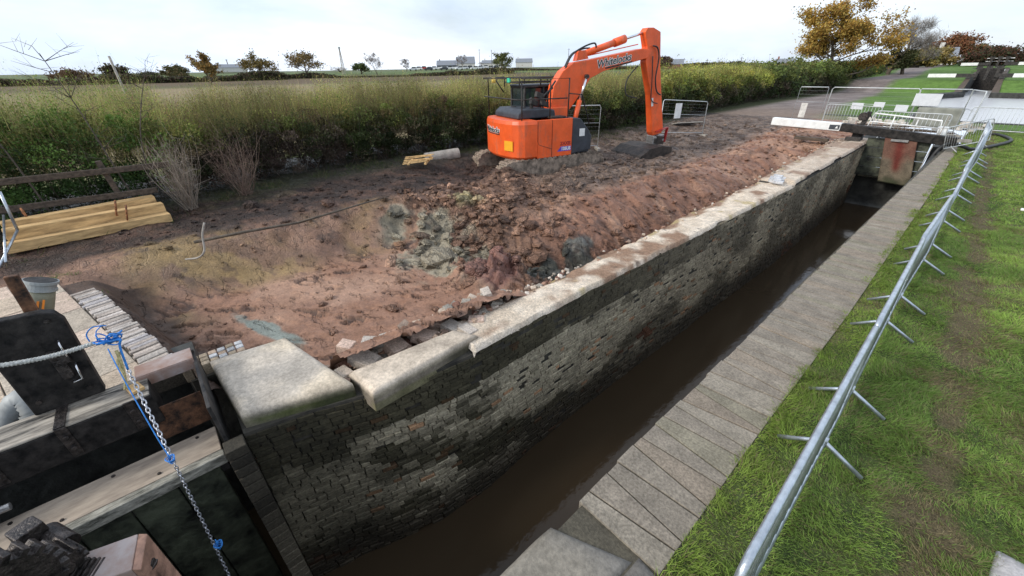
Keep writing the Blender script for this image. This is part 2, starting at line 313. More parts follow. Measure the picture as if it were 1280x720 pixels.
# ================================================================== GROUND
def far_h(X, Y):
    d = np.hypot(X, Y); ang = np.where(X < -6, 1., 0.)
    left = 4.6*S(130, 330, d)*S(-8, -30, X)
    lock = (1.2*S(61.5, 67, Y)+.9*S(67, 100, Y)+2.5*S(110, 260, Y))*S(-60, -20, X) * (1-S(-14, -22, X)*S(120, 60, Y)*0)
    return left*(1-S(-60, -20, X))+lock+.06*fbm(X, Y, 3, .4)
def site_h(X, Y):
    zp = -.32*S(4.5, 8, Y)*(1-S(17, 23, Y))*S(-12.8, -11.2, X)
    ky = [-3, -1, 1, 3, 4, 5, 6, 7, 8, 10, 14, 18, 21]
    xf = np.interp(Y, ky, [-7.2, -7.9, -8.2, -8.2, -7.6, -6.4, -5.3, -4.95, -4.85, -4.75, -4.6, -4.5, -4.2])
    xc = np.interp(Y, ky, [-8.8, -9.3, -9.8, -9.9, -9.5, -8.7, -7.6, -6.85, -6.55, -6.4, -6.3, -6.05, -4.9])
    D = np.interp(Y, ky, [.0, .72, .75, .8, .9, 1.1, 1.3, 1.4, 1.45, 1.45, 1.35, 1.0, .05])
    wob = .30*fbm(X, Y, 3, .9); u = np.clip((X+wob-xf)/(xc-xf), 0, 1)
    ang = X*.66+Y*.75; per = -X*.75+Y*.66
    bank = S(4.5, 6.8, Y); s = S(0, 1, u)*(1-bank)+np.sin(u*PI/2)**.7*bank
    z = -D*(1-s)+zp*s
    yl = -.45+.25*(X+4.9)                                   # southern lip against the brick edge
    k = S(0., .35, Y-yl+.1*fbm(X, Y, 2, 3)); z = np.where(Y < yl+.6, z*k-.03*(1-k), z)
    z = z+(.70*S(-4.3, -3.62, X)*S(5.0, 2.6, Y)+.25*S(-4.6, -3.7, X)*S(9, 5, Y))*S(.3, .7, Y)     # rubble against the wall back
    # lumps and clods
    lump = .75*S(3.0, 4.2, Y)*S(9.5, 6.0, Y)*S(-9.8, -8.6, X)*S(-4.0, -4.8, X)
    d1, e1, i1 = worley(X+.35*fbm(X, Y, 2, 2), Y, 2.3); d2, e2, i2 = worley(X, Y+.3*fbm(X, Y, 2, 3), 5.2, 5)
    z = z+lump*((i1-.35)*.26*S(0, .25, e1)+(i2-.4)*.10*S(0, .2, e2))
    heap = .38*np.exp(-((X+5.6)**2/.5+(Y-4.15)**2/.35))+.22*np.exp(-((X+5.0)**2/.35+(Y-4.7)**2/.3))
    z = z+heap*(1+.7*(i2-.5)*S(0, .2, e2)+.7*fbm(X, Y, 3, 2.4))
    berm = .16*np.exp(-((X+8.35)**2/.30))*S(8.6, 9.6, Y)*S(13.6, 12.2, Y)+.35*np.exp(-((X+9.6)**2/.3+(Y-8.3)**2/.5))+.2*np.exp(-((X+8.6)**2/1.)-((Y-7.6)**2/.6))
    z = z+berm*(1+.9*fbm(X, Y, 4, 1.8)+.25*(i2-.5))
    # rough everywhere, more on the digger's haul road, cracks and striations on the clay
    far = S(5, 9, Y)
    rough = S(.72, .95, u); z = z+(.014+.05*far*rough+.06*rough)*fbm(X, Y, 5, 1.7)*2+.045*(i2-.5)*S(0, .3, e2)*rough*(.5+.5*far)+.02*bank*(1-rough)*fbm(X*.8, Y*2.2, 4, 2.)
    stri = fbm(X*1.2+Y*.6, Y*1.2-X*.2, 4, 3.2); floor = (1-S(0., .35, u))
    tear = fbm(ang*.9+3, per*3.6, 4, 1.9)+.25*fbm(X, Y, 2, .6); cal = S(2.9, 2.2, np.abs(Y-.6)+.0*X)*0+1
    tr_ = S(.085, .125, tear)*S(.26, .17, tear); z = z-.06*np.clip(floor+bank*.5, 0, 1)*tr_+.03*floor*S(.04, .08, tear)*S(.12, .09, tear)
    z = z-.03*floor*S(.1, .2, fbm(ang, per*2.5, 4, 4.1))
    z = z-(.11*S(.02, .12, fbm(X*.35, Y*1.5, 4, .9))+.03*fbm(X*.6, Y*4., 3, 1.5))*bank*S(.05, .3, u)*S(1., .75, u)
    z = z+.10*bank*np.exp(-((u-.93)/.09)**2)*(.6+2*fbm(X, Y, 3, 1.5))
    ruts = .05*np.sin((X+9.9)*3.3)*np.exp(-((X+9.9)**2)/4)*S(12, 15, Y); z = z+ruts
    # meet the far terrain at the rims
    rim = S(-16.6, -15.2, X)*S(29.8, 27.5, Y)*S(-5.9, -4.5, Y)
    return z*rim+far_h(X, Y)*(1-rim)
def site_c(X, Y, Z):
    n1 = fbm(X, Y, 4, .9); n2 = fbm(X+31, Y, 5, 2.7); n3 = fbm(X-13, Y+5, 3, .45)
    c = mixc((.17, .095, .062), (.32, .185, .12), S(-.15, .2, n2))           # red brown clay
    nearfloor = S(-8.7, -8.1, X)*S(4.9, 4.0, Y); c = mixc(c, mixc((.27, .145, .092), (.37, .22, .148), S(-.1, .15, n1)), nearfloor*.95)
    road = S(-6.2, -7.4, X)*S(7.5, 9.5, Y); c = mixc(c, mixc((.105, .070, .052), (.235, .165, .122), S(-.2, .2, n2)), road)
    face = S(5.5, 7, Y)*S(-7.2, -6.4, X); c = mixc(c, mixc((.25, .125, .078), (.38, .215, .138), S(-.1, .15, fbm(X*.7, Y*1.6, 4, 1.3))), face*S(-6.75, -6.45, X)*.95)
    och = S(-10.4, -9.6, X)*S(-7.9, -8.5, X)*S(4.6, 3.6, Y)*S(-1.4, -.6, Y); och = np.maximum(och, np.exp(-(((X+7.7)/.55)**2+((Y+.35)/.3)**2))); c = mixc(c, mixc((.30, .20, .085), (.17, .105, .06), S(.0, .15, n2)), och*S(-.25, .1, n1)*.85)
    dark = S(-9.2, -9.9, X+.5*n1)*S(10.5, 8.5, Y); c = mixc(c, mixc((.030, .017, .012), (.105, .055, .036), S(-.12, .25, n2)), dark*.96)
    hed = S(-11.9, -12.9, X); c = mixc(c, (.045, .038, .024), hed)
    g = S(.0, .12, n3+n2*.6)*S(-11.0, -11.6, X)*S(6, 2, Y); c = mixc(c, (.05, .06, .02), g*.4)
    t1 = np.exp(-(((X+7.0)/1.9)**2+((Y-4.2)/1.0)**2)); c = mixc(c, mixc((.28, .25, .18), (.11, .105, .075), S(.0, .2, n3*2+n2)), S(.25, .60, t1*(1+3.2*n2))*.9)
    t2 = np.exp(-(((X+4.95)/.7)**2+((Y-6.0)/1.3)**2))*1.2; c = mixc(c, mixc((.06, .063, .05), (.15, .15, .13), S(.0, .2, n2)), S(.30, .55, t2*(1+2.4*n2))*.95)
    t3 = np.exp(-(((X+6.5)/.9)**2+((Y-.45-.35*(X+6.5))/.16)**2)); c = mixc(c, (.21, .23, .20), S(.3, .6, t3*(1+2*n2)))
    t4 = np.exp(-(((X+8.1)/.5)**2+((Y-5.6)/.5)**2)); c = mixc(c, (.34, .28, .15), S(.4, .7, t4+n2*.8))
    hp = np.exp(-((X+5.5)**2/.6+(Y-4.3)**2/.4)); c = mixc(c, (.19, .09, .07), S(.35, .6, hp+n2*.6)*.9)
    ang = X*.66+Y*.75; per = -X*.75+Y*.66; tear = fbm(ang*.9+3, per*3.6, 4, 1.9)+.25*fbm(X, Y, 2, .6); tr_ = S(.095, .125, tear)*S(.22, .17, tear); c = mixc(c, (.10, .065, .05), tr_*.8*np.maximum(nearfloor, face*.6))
    sp = S(.16, .22, fbm(X, Y, 4, 4.7)); c = mixc(c, (.09, .06, .045), sp*.6*(1-nearfloor)*(1-face*.7))
    yl = -.45+.25*(X+4.9); c = mixc(c, (.055, .035, .025), S(.75, .35, Y-yl+.6*n2)*(X > -8.6)*(Y > yl-.3)*.9)
    return c
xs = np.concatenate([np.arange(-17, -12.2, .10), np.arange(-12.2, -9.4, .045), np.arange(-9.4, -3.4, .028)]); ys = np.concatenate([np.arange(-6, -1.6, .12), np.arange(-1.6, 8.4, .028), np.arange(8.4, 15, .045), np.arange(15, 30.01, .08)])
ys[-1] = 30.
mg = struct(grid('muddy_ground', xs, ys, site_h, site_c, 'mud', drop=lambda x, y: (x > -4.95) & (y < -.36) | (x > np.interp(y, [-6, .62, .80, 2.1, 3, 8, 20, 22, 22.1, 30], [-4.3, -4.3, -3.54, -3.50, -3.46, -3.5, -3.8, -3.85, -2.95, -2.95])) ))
def rough_mask(X, Y):
    n = fbm(X, Y, 3, .8); fl = S(-9.2, -8.4, X)*S(5.2, 4.2, Y); face = S(4.8, 5.8, Y)*S(-7.5, -6.9, X)
    slope = S(4.8, 3.8, Y)*S(-10.4, -9.8, X)
    return np.clip((1-fl*.97)*(1-face*.85)*(1-slope*.75)+S(.12, .2, n)*.3*(1-slope), 0, 1)
_v = np.empty(len(mg.data.vertices)*3, np.float32); mg.data.vertices.foreach_get('co', _v); _v = _v.reshape(-1, 3)
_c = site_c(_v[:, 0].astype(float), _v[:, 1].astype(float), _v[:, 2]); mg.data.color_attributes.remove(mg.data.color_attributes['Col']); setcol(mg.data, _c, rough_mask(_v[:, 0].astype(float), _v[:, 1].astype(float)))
def far_c(X, Y, Z):
    d = np.hypot(X, Y); n = fbm(X, Y, 4, .25); c = mixc((.075, .135, .028), (.11, .19, .04), S(-.2, .2, n))
    fld = S(-17, -19, X); az = np.degrees(np.arctan2(-X, Y)); c = mixc(c, mixc((.25, .195, .11), (.20, .19, .085), S(-.1, .2, n)), fld*S(150, 135, d)*S(28, 45, az))
    c = mixc(c, (.14, .18, .06), fld*S(36, 26, az)); c = mixc(c, (.13, .095, .06), fld*S(140, 155, d)*S(28, 40, az)*S(230, 200, d))
    cx = np.interp(Y, [22, 40, 60, 80, 120], [-9.5, -10.5, -10.8, -9.4, -11]); w = np.interp(Y, [22, 40, 60, 80, 120], [3.0, 2.6, 2.0, 1.5, 1.2])
    c = mixc(c, (.13, .145, .085), S(180, 300, d)*S(-30, -60, X)); c = mixc(c, (.16, .19, .15), S(400, 1500, d)*.8)  # far ground muted with distance, haze painted into its colour
    tr = S(w+.6, w-.2, np.abs(X-cx)+n)*(Y > 15); c = mixc(c, mixc((.15, .125, .115), (.24, .20, .185), S(-.2, .2, fbm(X, Y, 3, 1.1))), tr)
    mud = S(-5.5, -7.5, X)*S(42, 30, Y)*S(-14, -13, X); c = mixc(c, (.21, .155, .12), mud*.9)
    ap = S(26.2, 26.6, Y)*S(34, 30, Y)*S(-8, -6, X)*S(.6, -.2, X); c = mixc(c, (.25, .19, .155), ap*S(-.25, .0, n)*.9)
    c = mixc(c, (.05, .055, .022), S(-12, -13, X)*S(-17.5, -16.5, X))
    return c
fx = np.unique(np.concatenate([np.geomspace(17, 2500, 40)*-1, np.arange(-17, 14.01, .5), [-3.9, -3.4, -2.95, -1.0, -.34, -.3, -3.6, -.6, -2.6, -.55], np.geomspace(14, 2500, 24)]))
fy = np.unique(np.concatenate([-np.geomspace(6, 1500, 22), np.arange(-6, 30, 1.), np.arange(30, 110, .8), [21.5, 62., 33., 61.5, 34.], np.geomspace(110, 3500, 36)]))
def fdrop(x, y):
    s = (x > -17) & (x < -2.95) & (y > -6) & (y < 30); ch = (x > -2.95) & (x < -.34) & (y < 30); lw = (x > -.34) & (x < 14) & (y > -6) & (y < 30)
    pd = (y > 33) & (y < 61.5) & (x > np.where(y < 41, -2.6-0*x, -3.6)) & (x < 60); nl = (x > -2.6) & (x < -.6) & (y >= 61.4) & (y < 90)
    return s | ch | lw | pd | nl
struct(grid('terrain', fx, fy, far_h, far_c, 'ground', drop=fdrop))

# right bank lawn
def lawn_h(X, Y): return .02*fbm(X, Y, 4, 3.)+.05*fbm(X, Y, 2, .5)-.015-.03*np.exp(-((X-.75)/.2)**2)
def path_w(X, Y):
    cx = np.interp(Y, [0, 4, 9, 18, 27], [.78, .74, .68, .55, .35]); return np.exp(-((X-cx)/.17)**2)
def lawn_c(X, Y, Z):
    n = fbm(X, Y, 4, 2.5); c = mixc((.06, .085, .028), (.11, .13, .045), S(-.2, .2, n))
    return mixc(c, (.125, .10, .055), S(.3, .9, path_w(X, Y)+n*2.2))
lx = np.concatenate([[-.345], np.arange(-.30, 2.2, .05), np.arange(2.2, 14.01, .6)]); lx[-1] = 14
ly = np.concatenate([np.arange(-6, 1, .2), np.arange(1, 12, .05), np.arange(12, 30, .12), [30.]])
struct(grid('lawn', lx, ly, lawn_h, lawn_c, 'lawn'))
def grass(n, x0, x1, y0, y1, L, w):
    X = RNG.uniform(x0, x1, n); Y = RNG.uniform(y0, y1, n); nn = fbm(X, Y, 4, 2.5); p = path_w(X, Y)*.9+nn*2.2
    keep = RNG.random(n) > .62*S(.3, 1.1, p); X = X[keep]; Y = Y[keep]; p = p[keep]; n = len(X)
    clump = .55+1.1*S(-.15, .25, fbm(X, Y, 3, 4.)); Ln = L*clump*RNG.uniform(.5, 1.25, n)*(1-.45*S(.2, .7, p))
    B = np.stack([X, Y, lawn_h(X, Y)-.004], -1); a = 6.28*fbm(X, Y, 2, 1.8)*3+RNG.normal(0, .9, n); lean = RNG.uniform(.35, 1.35, n)
    T = B+np.stack([np.cos(a)*Ln*lean, np.sin(a)*Ln*lean, Ln*(1.15-.45*lean)], -1)
    v = S(-.2, .25, fbm(X+7, Y, 3, 1.1))[:, None]; c = np.array([.28, .40, .085])*v+np.array([.17, .27, .06])*(1-v)
    edge = S(.12, -.30, X)[:, None]*.35; c = c*(1-edge)+np.array([.20, .25, .025])*edge
    dry = (RNG.random(n) < .14+.55*S(.05, .7, p))[:, None]; c = np.where(dry, np.array([.24, .20, .105]), c)*RNG.uniform(.65, 1.35, (n, 1))
    return B, T, np.full(n, w), c
parts = [grass(95000, -.36, 1.6, 1.0, 5.5, .055, .0026), grass(90000, -.36, 1.7, 5.5, 12, .055, .0036), grass(60000, -.34, 1.9, 12, 29, .055, .007), grass(90000, 1.6, 8, -2.5, 18, .065, .010), grass(12000, -.34, 1.6, -2, 1., .055, .005)]
g = strands(*[np.concatenate([p[i] for p in parts]) for i in range(4)], name='grass_blades', m='grass', bend=.25, seg=2)
tag(g, 'short green grass blades covering the lawn beside the lock', 'grass', kind='stuff')

# ================================================================== WATER
def water(name, poly, z, col, rough, scale, bump):
    m, nt, b = newmat(name); b.inputs['Base Color'].default_value = (*col, 1); b.inputs['Roughness'].default_value = rough; b.inputs['Specular IOR Level'].default_value = .5
    b.inputs['IOR'].default_value = 1.33
    tc = N(nt, 'ShaderNodeTexCoord'); n = N(nt, 'ShaderNodeTexNoise', Scale=scale, Detail=3.); nt.links.new(tc.outputs['Object'], n.inputs['Vector'])
    bp = N(nt, 'ShaderNodeBump', Strength=bump, Distance=.02); nt.links.new(n.outputs['Fac'], bp.inputs['Height']); nt.links.new(bp.outputs[0], b.inputs['Normal'])
    mb = MB(); mb.add([(x, y, z) for x, y in poly], [tuple(range(len(poly)))]); return struct(mb.build(name, m))
water('lock_water', [(-8, -6), (-.9, -6), (-.9, 22), (-8, 22)], -2.5, (.045, .031, .018), .07, 9., .12)
water('pound_water', [(-7, 31), (70, 31), (70, 61.6), (-.5, 61.6), (-.5, 90), (-2.7, 90), (-2.7, 61.6), (-7, 61.6)], -.22, (.50, .50, .50), .25, 5., .1)  # pale base colour stands in for the sky reflected in the pound

# ================================================================== LOCK WALLS
FACE = [(-.2, -3.52), (.35, -3.40), (.85, -3.22), (1.35, -3.09), (2.1, -3.0), (4.4, -3.0), (7.2, -2.94), (9, -2.9), (12.5, -2.8), (15, -2.80), (21.5, -2.86), (22.6, -2.86)]
fyk = [p[0] for p in FACE]; fxk = [p[1] for p in FACE]
def facex(y): return np.interp(y, fyk, fxk)
def topz(y): return np.where(y < 2.05, -.09, np.where(y < 12.65, -.02, .07))
lw = thing('lock_wall', 'weathered brick wall of the lock chamber with a stripped pale top, between water and pit', 'wall')
def brickcol(y, z, n1, n2):
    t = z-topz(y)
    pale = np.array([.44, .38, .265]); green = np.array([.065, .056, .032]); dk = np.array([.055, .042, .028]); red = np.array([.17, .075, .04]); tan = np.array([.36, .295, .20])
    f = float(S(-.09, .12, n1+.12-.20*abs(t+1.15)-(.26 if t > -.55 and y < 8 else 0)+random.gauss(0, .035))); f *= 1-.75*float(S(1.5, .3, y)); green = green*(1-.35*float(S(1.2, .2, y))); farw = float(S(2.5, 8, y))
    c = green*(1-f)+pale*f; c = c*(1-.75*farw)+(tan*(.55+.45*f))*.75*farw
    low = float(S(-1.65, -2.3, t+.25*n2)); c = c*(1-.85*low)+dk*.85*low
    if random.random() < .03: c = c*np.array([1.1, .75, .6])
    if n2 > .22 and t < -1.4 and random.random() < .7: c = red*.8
    return c
mb = MB(); course = .058
for k in range(48):
    z0 = -2.86+k*course; y = -.2+(.085 if k % 2 else 0)-.085
    while y < 21.9:
        L = random.choice((.168, .168, .168, .09))*random.uniform(.9, 1.08); gp = random.uniform(.009, .017); ya, yb = max(-.2, y), min(y+L-gp, 22.6); y += L
        if yb-ya < .04: continue
        ym = (ya+yb)/2; tz = float(topz(ym))-(.025 if ym < 2.1 else 0); zt = z0+course-random.uniform(.008, .014)
        if z0 > tz-.03: continue
        zt = min(zt, tz)
        n1 = float(fbm(ym, z0*2, 4, .9)); n2 = float(fbm(ym+40, z0*1.6, 4, .7))
        pr_ = random.uniform(-.008, .010)+.016*float(fbm(ym, z0, 2, 2)); r = random.random()
        if r < .03: pr_ -= .03
        if r > .985 and z0 < -.4: continue
        bt = .12*min(1., -z0/2.5)*float(S(3.6, .9, ym)); xa, xb = float(facex(ya))+pr_+bt, float(facex(yb))+pr_+bt; d = .06+bt; j = lambda: random.uniform(-.003, .003)
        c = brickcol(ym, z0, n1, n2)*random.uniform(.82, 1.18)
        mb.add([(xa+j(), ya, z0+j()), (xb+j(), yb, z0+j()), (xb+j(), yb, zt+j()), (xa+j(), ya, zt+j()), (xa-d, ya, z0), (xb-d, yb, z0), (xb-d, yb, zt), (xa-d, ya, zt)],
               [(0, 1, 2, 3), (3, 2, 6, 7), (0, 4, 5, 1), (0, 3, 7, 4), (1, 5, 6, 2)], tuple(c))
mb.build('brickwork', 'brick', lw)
mb = MB()                                                        # mortar core and the return face at the gate recess
pts = [(x-.013, y) for y, x in FACE]; poly = pts+[(-3.9, 22.6), (-3.9, 20), (-3.6, 8), (-3.55, .9), (-4.75, .5), (-4.86, -.2)]
for i in range(len(pts)-1):
    (xa, ya), (xb, yb) = pts[i], pts[i+1]; bx = lambda y: float(np.interp(y, [-.2, .5, .75, 2, 8, 20, 22.6], [-4.75, -4.6, -3.6, -3.5, -3.55, -3.8, -3.9]))
    t = -.11 if yb <= 2.11 else (-.13 if yb < 12.6 else -.05)
    mb.slabz([(xa, ya), (xb, yb), (bx(yb), yb), (bx(ya), ya)], -3.2, t)
mb.slabz([(-5.0, -.52), (-4.7, -.46), (-4.62, .25), (-4.95, .1)], -3., -.10)
mb.build('mortar_core', 'mortar', lw)
# stripped masonry top
def top_h(X, Y):
    d1, e, i = worley(X, Y, 4.3, 3); e2 = worley(X*1.0, Y, 9, 9)
    fx_ = facex(Y); u = (X-fx_)/(-.62)
    z = topz(Y)+.010+.018*fbm(X, Y, 4, 3.)+.014*(i-.5)*S(0, .15, e)+.010*(e2[2]-.5)*S(0, .12, e2[1])
    z = z-.06*S(.75, 1., u+.5*fbm(X, Y, 2, 2.))+np.where(Y > 12.65, .0, 0)
    return np.where(X > fx_-.015, z-.03, z)
def top_c(X, Y, Z):
    n = fbm(X, Y, 5, 1.6); n2 = fbm(X+9, Y, 4, 5.); c = mixc((.62, .51, .39), (.76, .65, .52), S(-.2, .2, n2))
    c = mixc(c, (.30, .19, .125), S(.02, .2, n+.10*S(6, 12, Y)+.25*S(-3.4, -3.7, X))); c = mixc(c, (.46, .36, .17), S(.16, .24, fbm(X, Y+20, 4, 2.2))*.7)
    c = mixc(c, (.42, .33, .26), S(10, 16, Y)*.5); return mixc(c, (.13, .09, .07), S(.22, .3, n2)*.7)
tx = None
ny = 760; yy = np.linspace(2.04, 22.5, ny); nu = 26; U = np.linspace(0, 1, nu)
wid = np.interp(yy, [2, 5, 8, 12, 20, 22.5], [.60, .64, .74, .86, 1.04, 1.05])
Yg = np.repeat(yy[:, None], nu, 1)+.04*fbm(U[None, :]*3+0*yy[:, None], yy[:, None], 2, 1.)*0; Xg = facex(Yg)+.004-U[None, :]*(wid[:, None]+.18*fbm(0*yy, yy, 4, 2.)[:, None])
edge = .05*S(.0, .22, fbm(0*yy+5, yy, 5, 1.3))[:, None]*(1-U[None, :])**3; Xg = Xg-edge
Zg = top_h(Xg, Yg); Zg = np.where((U[None, :] > .97)|(U[None, :] < .001), Zg-.05, Zg)
i, j = np.meshgrid(np.arange(ny-1), np.arange(nu-1), indexing='ij'); i = i.ravel(); j = j.ravel(); Q = np.stack([i*nu+j, (i+1)*nu+j, (i+1)*nu+j+1, i*nu+j+1], -1)[:, ::-1]
npmesh('stripped_top', np.stack([Xg, Yg, Zg], -1).reshape(-1, 3), Q, top_c(Xg, Yg, Zg).reshape(-1, 3), 'rubbletop', lw, False)
# loose bats bedded on the back of the wall: pattern of its rubble core
mb = MB()
for k in range(420):
    y = random.uniform(.85, 22) if k > 170 else random.uniform(.8, 4.6); back = float(np.interp(y, [0, 2, 5, 8, 20], [-4.0, -3.6, -3.6, -3.62, -3.85])); x = back+random.gauss(-.06, .13)
    if x > facex(y)-.42: continue
    s = random.uniform(.05, .13) if y < 3 else random.uniform(.02, .06); z = float(site_h(np.array([min(x, -3.56)]), np.array([y]))[0]) if x < back-.1 else float(topz(y))-.04
    z = max(z, -.35); c = random.choice([(.5, .4, .31), (.33, .19, .13), (.24, .18, .14), (.58, .5, .42), (.27, .24, .2), (.2, .1, .07)]); q = random.uniform(.8, 1.2)
    mb.box((x, y, z+.01), (s*random.uniform(.8, 1.8), s*random.uniform(.8, 1.6), s*random.uniform(.4, .8)), (random.uniform(-.4, .4), random.uniform(-.4, .4), random.uniform(0, 3)), tuple(v*q for v in c), .85)
mb.build('broken_bricks', 'stone', lw, bevel=.008)
# return wall of the gate recess (faces south) and recess back
mb = MB()
for k in range(46):
    z0 = -2.86+k*course; x = -4.85-(.1 if k % 2 else 0)
    while x < -3.53:
        L = .168; xa, xb = max(x, -4.85), min(x+L-.01, -3.51); x += L
        if xb-xa < .03: continue
        p = random.uniform(-.01, .006); c = np.array([.05, .045, .03])*random.uniform(.5, 1.8); 
        if z0 > -.6: c = c+np.array([.10, .03, .01])*random.random()
        mb.add([(xa, -.2+p, z0), (xb, -.2+p, z0), (xb, -.2+p, z0+.048), (xa, -.2+p, z0+.048), (xa, -.15, z0), (xb, -.15, z0), (xb, -.15, z0+.048), (xa, -.15, z0+.048)], [(3, 2, 1, 0), (3, 7, 6, 2), (0, 1, 5, 4)], tuple(c))
mb.build('return_brickwork', 'brick', lw)
mb = MB()
for k in range(23):
    z0 = -2.86+k*.12; c = np.array([.20, .17, .12])*random.uniform(.4, 1.1)*(.35+.65*float(S(-.9, -2.2, z0)))
    mb.box((-3.47, -.29, z0+.055), (.16, .16, .108), (0, 0, random.uniform(-.02, .02)), tuple(c))
mb.build('quoin_pier', 'stone', lw, bevel=.008)
# recess wall behind the open gate
rw = thing('recess_wall', 'dark damp wall of the gate recess under the paved landing', 'wall')
mb = MB(); mb.slabz([(-4.9, -6), (-4.9, -.36), (-5.5, -.36), (-5.5, -6)], -3.2, -.05); mb.build('damp_face', 'cill', rw)
# big coping blocks
def block(name, poly, z0, z1, label, col, moss=None, seg=26, dip=None):
    P = [Vector((x, y)) for x, y in poly]; nu = seg
    us = np.linspace(0, 1, nu); Ug, Vg = np.meshgrid(us, us, indexing='ij'); p0, p1, p2, p3 = [np.array(p) for p in P]
    XY = (p0[None, None]*((1-Ug)*(1-Vg))[..., None]+p1[None, None]*(Ug*(1-Vg))[..., None]+p2[None, None]*(Ug*Vg)[..., None]+p3[None, None]*((1-Ug)*Vg)[..., None])
    X, Y = XY[..., 0], XY[..., 1]; ed = np.minimum(np.minimum(Ug, 1-Ug), np.minimum(Vg, 1-Vg))
    rnd = .028*(1-S(0, .06, ed))**2; Z = z1+.014*fbm(X, Y, 4, 5)+.02*fbm(X, Y, 2, 2)-rnd
    if dip is not None: Z = Z+dip(Ug, Vg)
    ctr = XY.mean((0, 1)); sh = 1-.02*(1-S(0, .1, ed)); V = np.stack([X, Y, Z], -1).reshape(-1, 3)
    idx = np.arange(nu*nu).reshape(nu, nu); Q = [(idx[i, j], idx[i+1, j], idx[i+1, j+1], idx[i, j+1]) for i in range(nu-1) for j in range(nu-1)]
    ring = [idx[i, 0] for i in range(nu)]+[idx[nu-1, j] for j in range(1, nu)]+[idx[i, nu-1] for i in range(nu-2, -1, -1)]+[idx[0, j] for j in range(nu-2, 0, -1)]
    Vl = [tuple(v) for v in V]; prev = ring; K = 6
    for k in range(1, K+1):
        cur = []
        for r in ring:
            v = V[r]; zz = v[2]+(z0-v[2])*k/K; o = .022*float(fbm(v[0]*3+v[1]*3, zz*5, 3, 1.)); dx = (v[:2]-ctr); dx = dx/np.linalg.norm(dx)
            Vl.append((v[0]+dx[0]*(o+.012), v[1]+dx[1]*(o+.012), zz)); cur.append(len(Vl)-1)
        for a in range(len(ring)):
            b = (a+1) % len(ring); Q.append((prev[a], cur[a], cur[b], prev[b]))
        prev = cur
    V = np.array(Vl); n = fbm(V[:, 0], V[:, 1], 4, 3.); c = mixc(col, [v*.62 for v in col], S(-.1, .25, n)); c = mixc(c, [col[0]*.75, col[1]*.78, col[2]*.85], S(-.05, .1, fbm(V[:, 0]+7, V[:, 1], 4, 1.3)))
    side = S(z1-.03, z1-.10, V[:, 2])
    if moss is not None: c = mixc(c, moss, np.clip(side*(.85+n), 0, 1)); c = mixc(c, [moss[0]*1.9, moss[1]*2.1, moss[2]*1.1], .6*np.clip(side*S(.05, .2, fbm(V[:, 0]*2, V[:, 2]*5, 4, 2.)), 0, 1))
    return npmesh(name, V, Q, c, 'block', None, True)
tag(block('coping_block', [(-4.70, -.25), (-3.60, -.16), (-3.30, .76), (-4.62, .48)], -.25, .08, '', (.66, .55, .41), (.05, .055, .022)), 'massive worn square coping block with a mossy front at the gate recess corner', 'stone block')
tag(block('coping_slab', [(-3.05, .86), (-3.12, 2.19), (-3.38, 2.06), (-3.50, .80)], -.20, .06, '', (.60, .50, .39), (.075, .065, .045)), 'long pale coping slab with a dark broken front edge, next beyond the square block', 'stone block')
# rubble between
mb = MB()
for x, y, sx, sy, a in [(-3.72, 1.05, .34, .22, .4), (-3.70, 1.42, .30, .24, .1), (-3.62, 1.78, .32, .22, .5), (-3.95, 1.25, .28, .18, .9), (-3.55, 2.12, .26, .2, .2), (-3.85, 1.72, .24, .16, -.3), (-3.78, 2.05, .22, .18, .7), (-3.62, .78, .2, .14, .2), (-3.34, 2.2, .24, .16, .1), (-4.12, 1.0, .2, .16, .6), (-3.45, 2.42, .22, .16, .9)]:
    mb.box((x, y, -.05+.05*(x+3.6)), (sx, sy, .12), (random.uniform(-.12, .12), random.uniform(-.02, .2), a), random.choice([(.50, .37, .29), (.52, .38, .30), (.58, .48, .38), (.46, .40, .34)]), .9)
for k in range(90):
    x = random.uniform(-4.2, -3.42); y = random.uniform(.7, 2.6); s_ = random.uniform(.02, .07); c = random.choice([(.42, .30, .22), (.33, .20, .13), (.22, .15, .11), (.5, .42, .34)])
    mb.box((x, y, -.05+.35*(x+3.6)), (s_*1.5, s_, s_*.7), (random.uniform(-.5, .5), random.uniform(-.5, .5), random.uniform(0, 3)), c, .8)
tag(mb.build('brick_rubble', 'stone', bevel=.01), 'loose broken bricks and stones lying behind the coping slabs', 'rubble', kind='stuff')
# far breast wall and cill
bw = thing('breast_wall', 'dark wet wall closing the top end of the lock chamber under the gate', 'wall')
mb = MB(); mb.box((-1.95, 22.35, -2.1), (2.2, .5, 1.7)); mb.build('cill', 'cill', bw); mb = MB(); mb.box((-1.95, 23.2, -2.95), (3.2, 2.2, .4)); mb.build('apron', 'cill', bw)
mb = MB(); mb.box((-3.1, 24.6, -1.5), (.5, 4.6, 3.0)); mb.box((-.72, 24.6, -1.5), (.55, 4.6, 2.98)); mb.build('wing_walls', 'cill', bw)
mb = MB(); mb.beam((-2.8, 22.05, -1.28), (-1.05, 22.05, -1.28), .12, .10); mb.build('cill_timber', 'mossplank', bw)

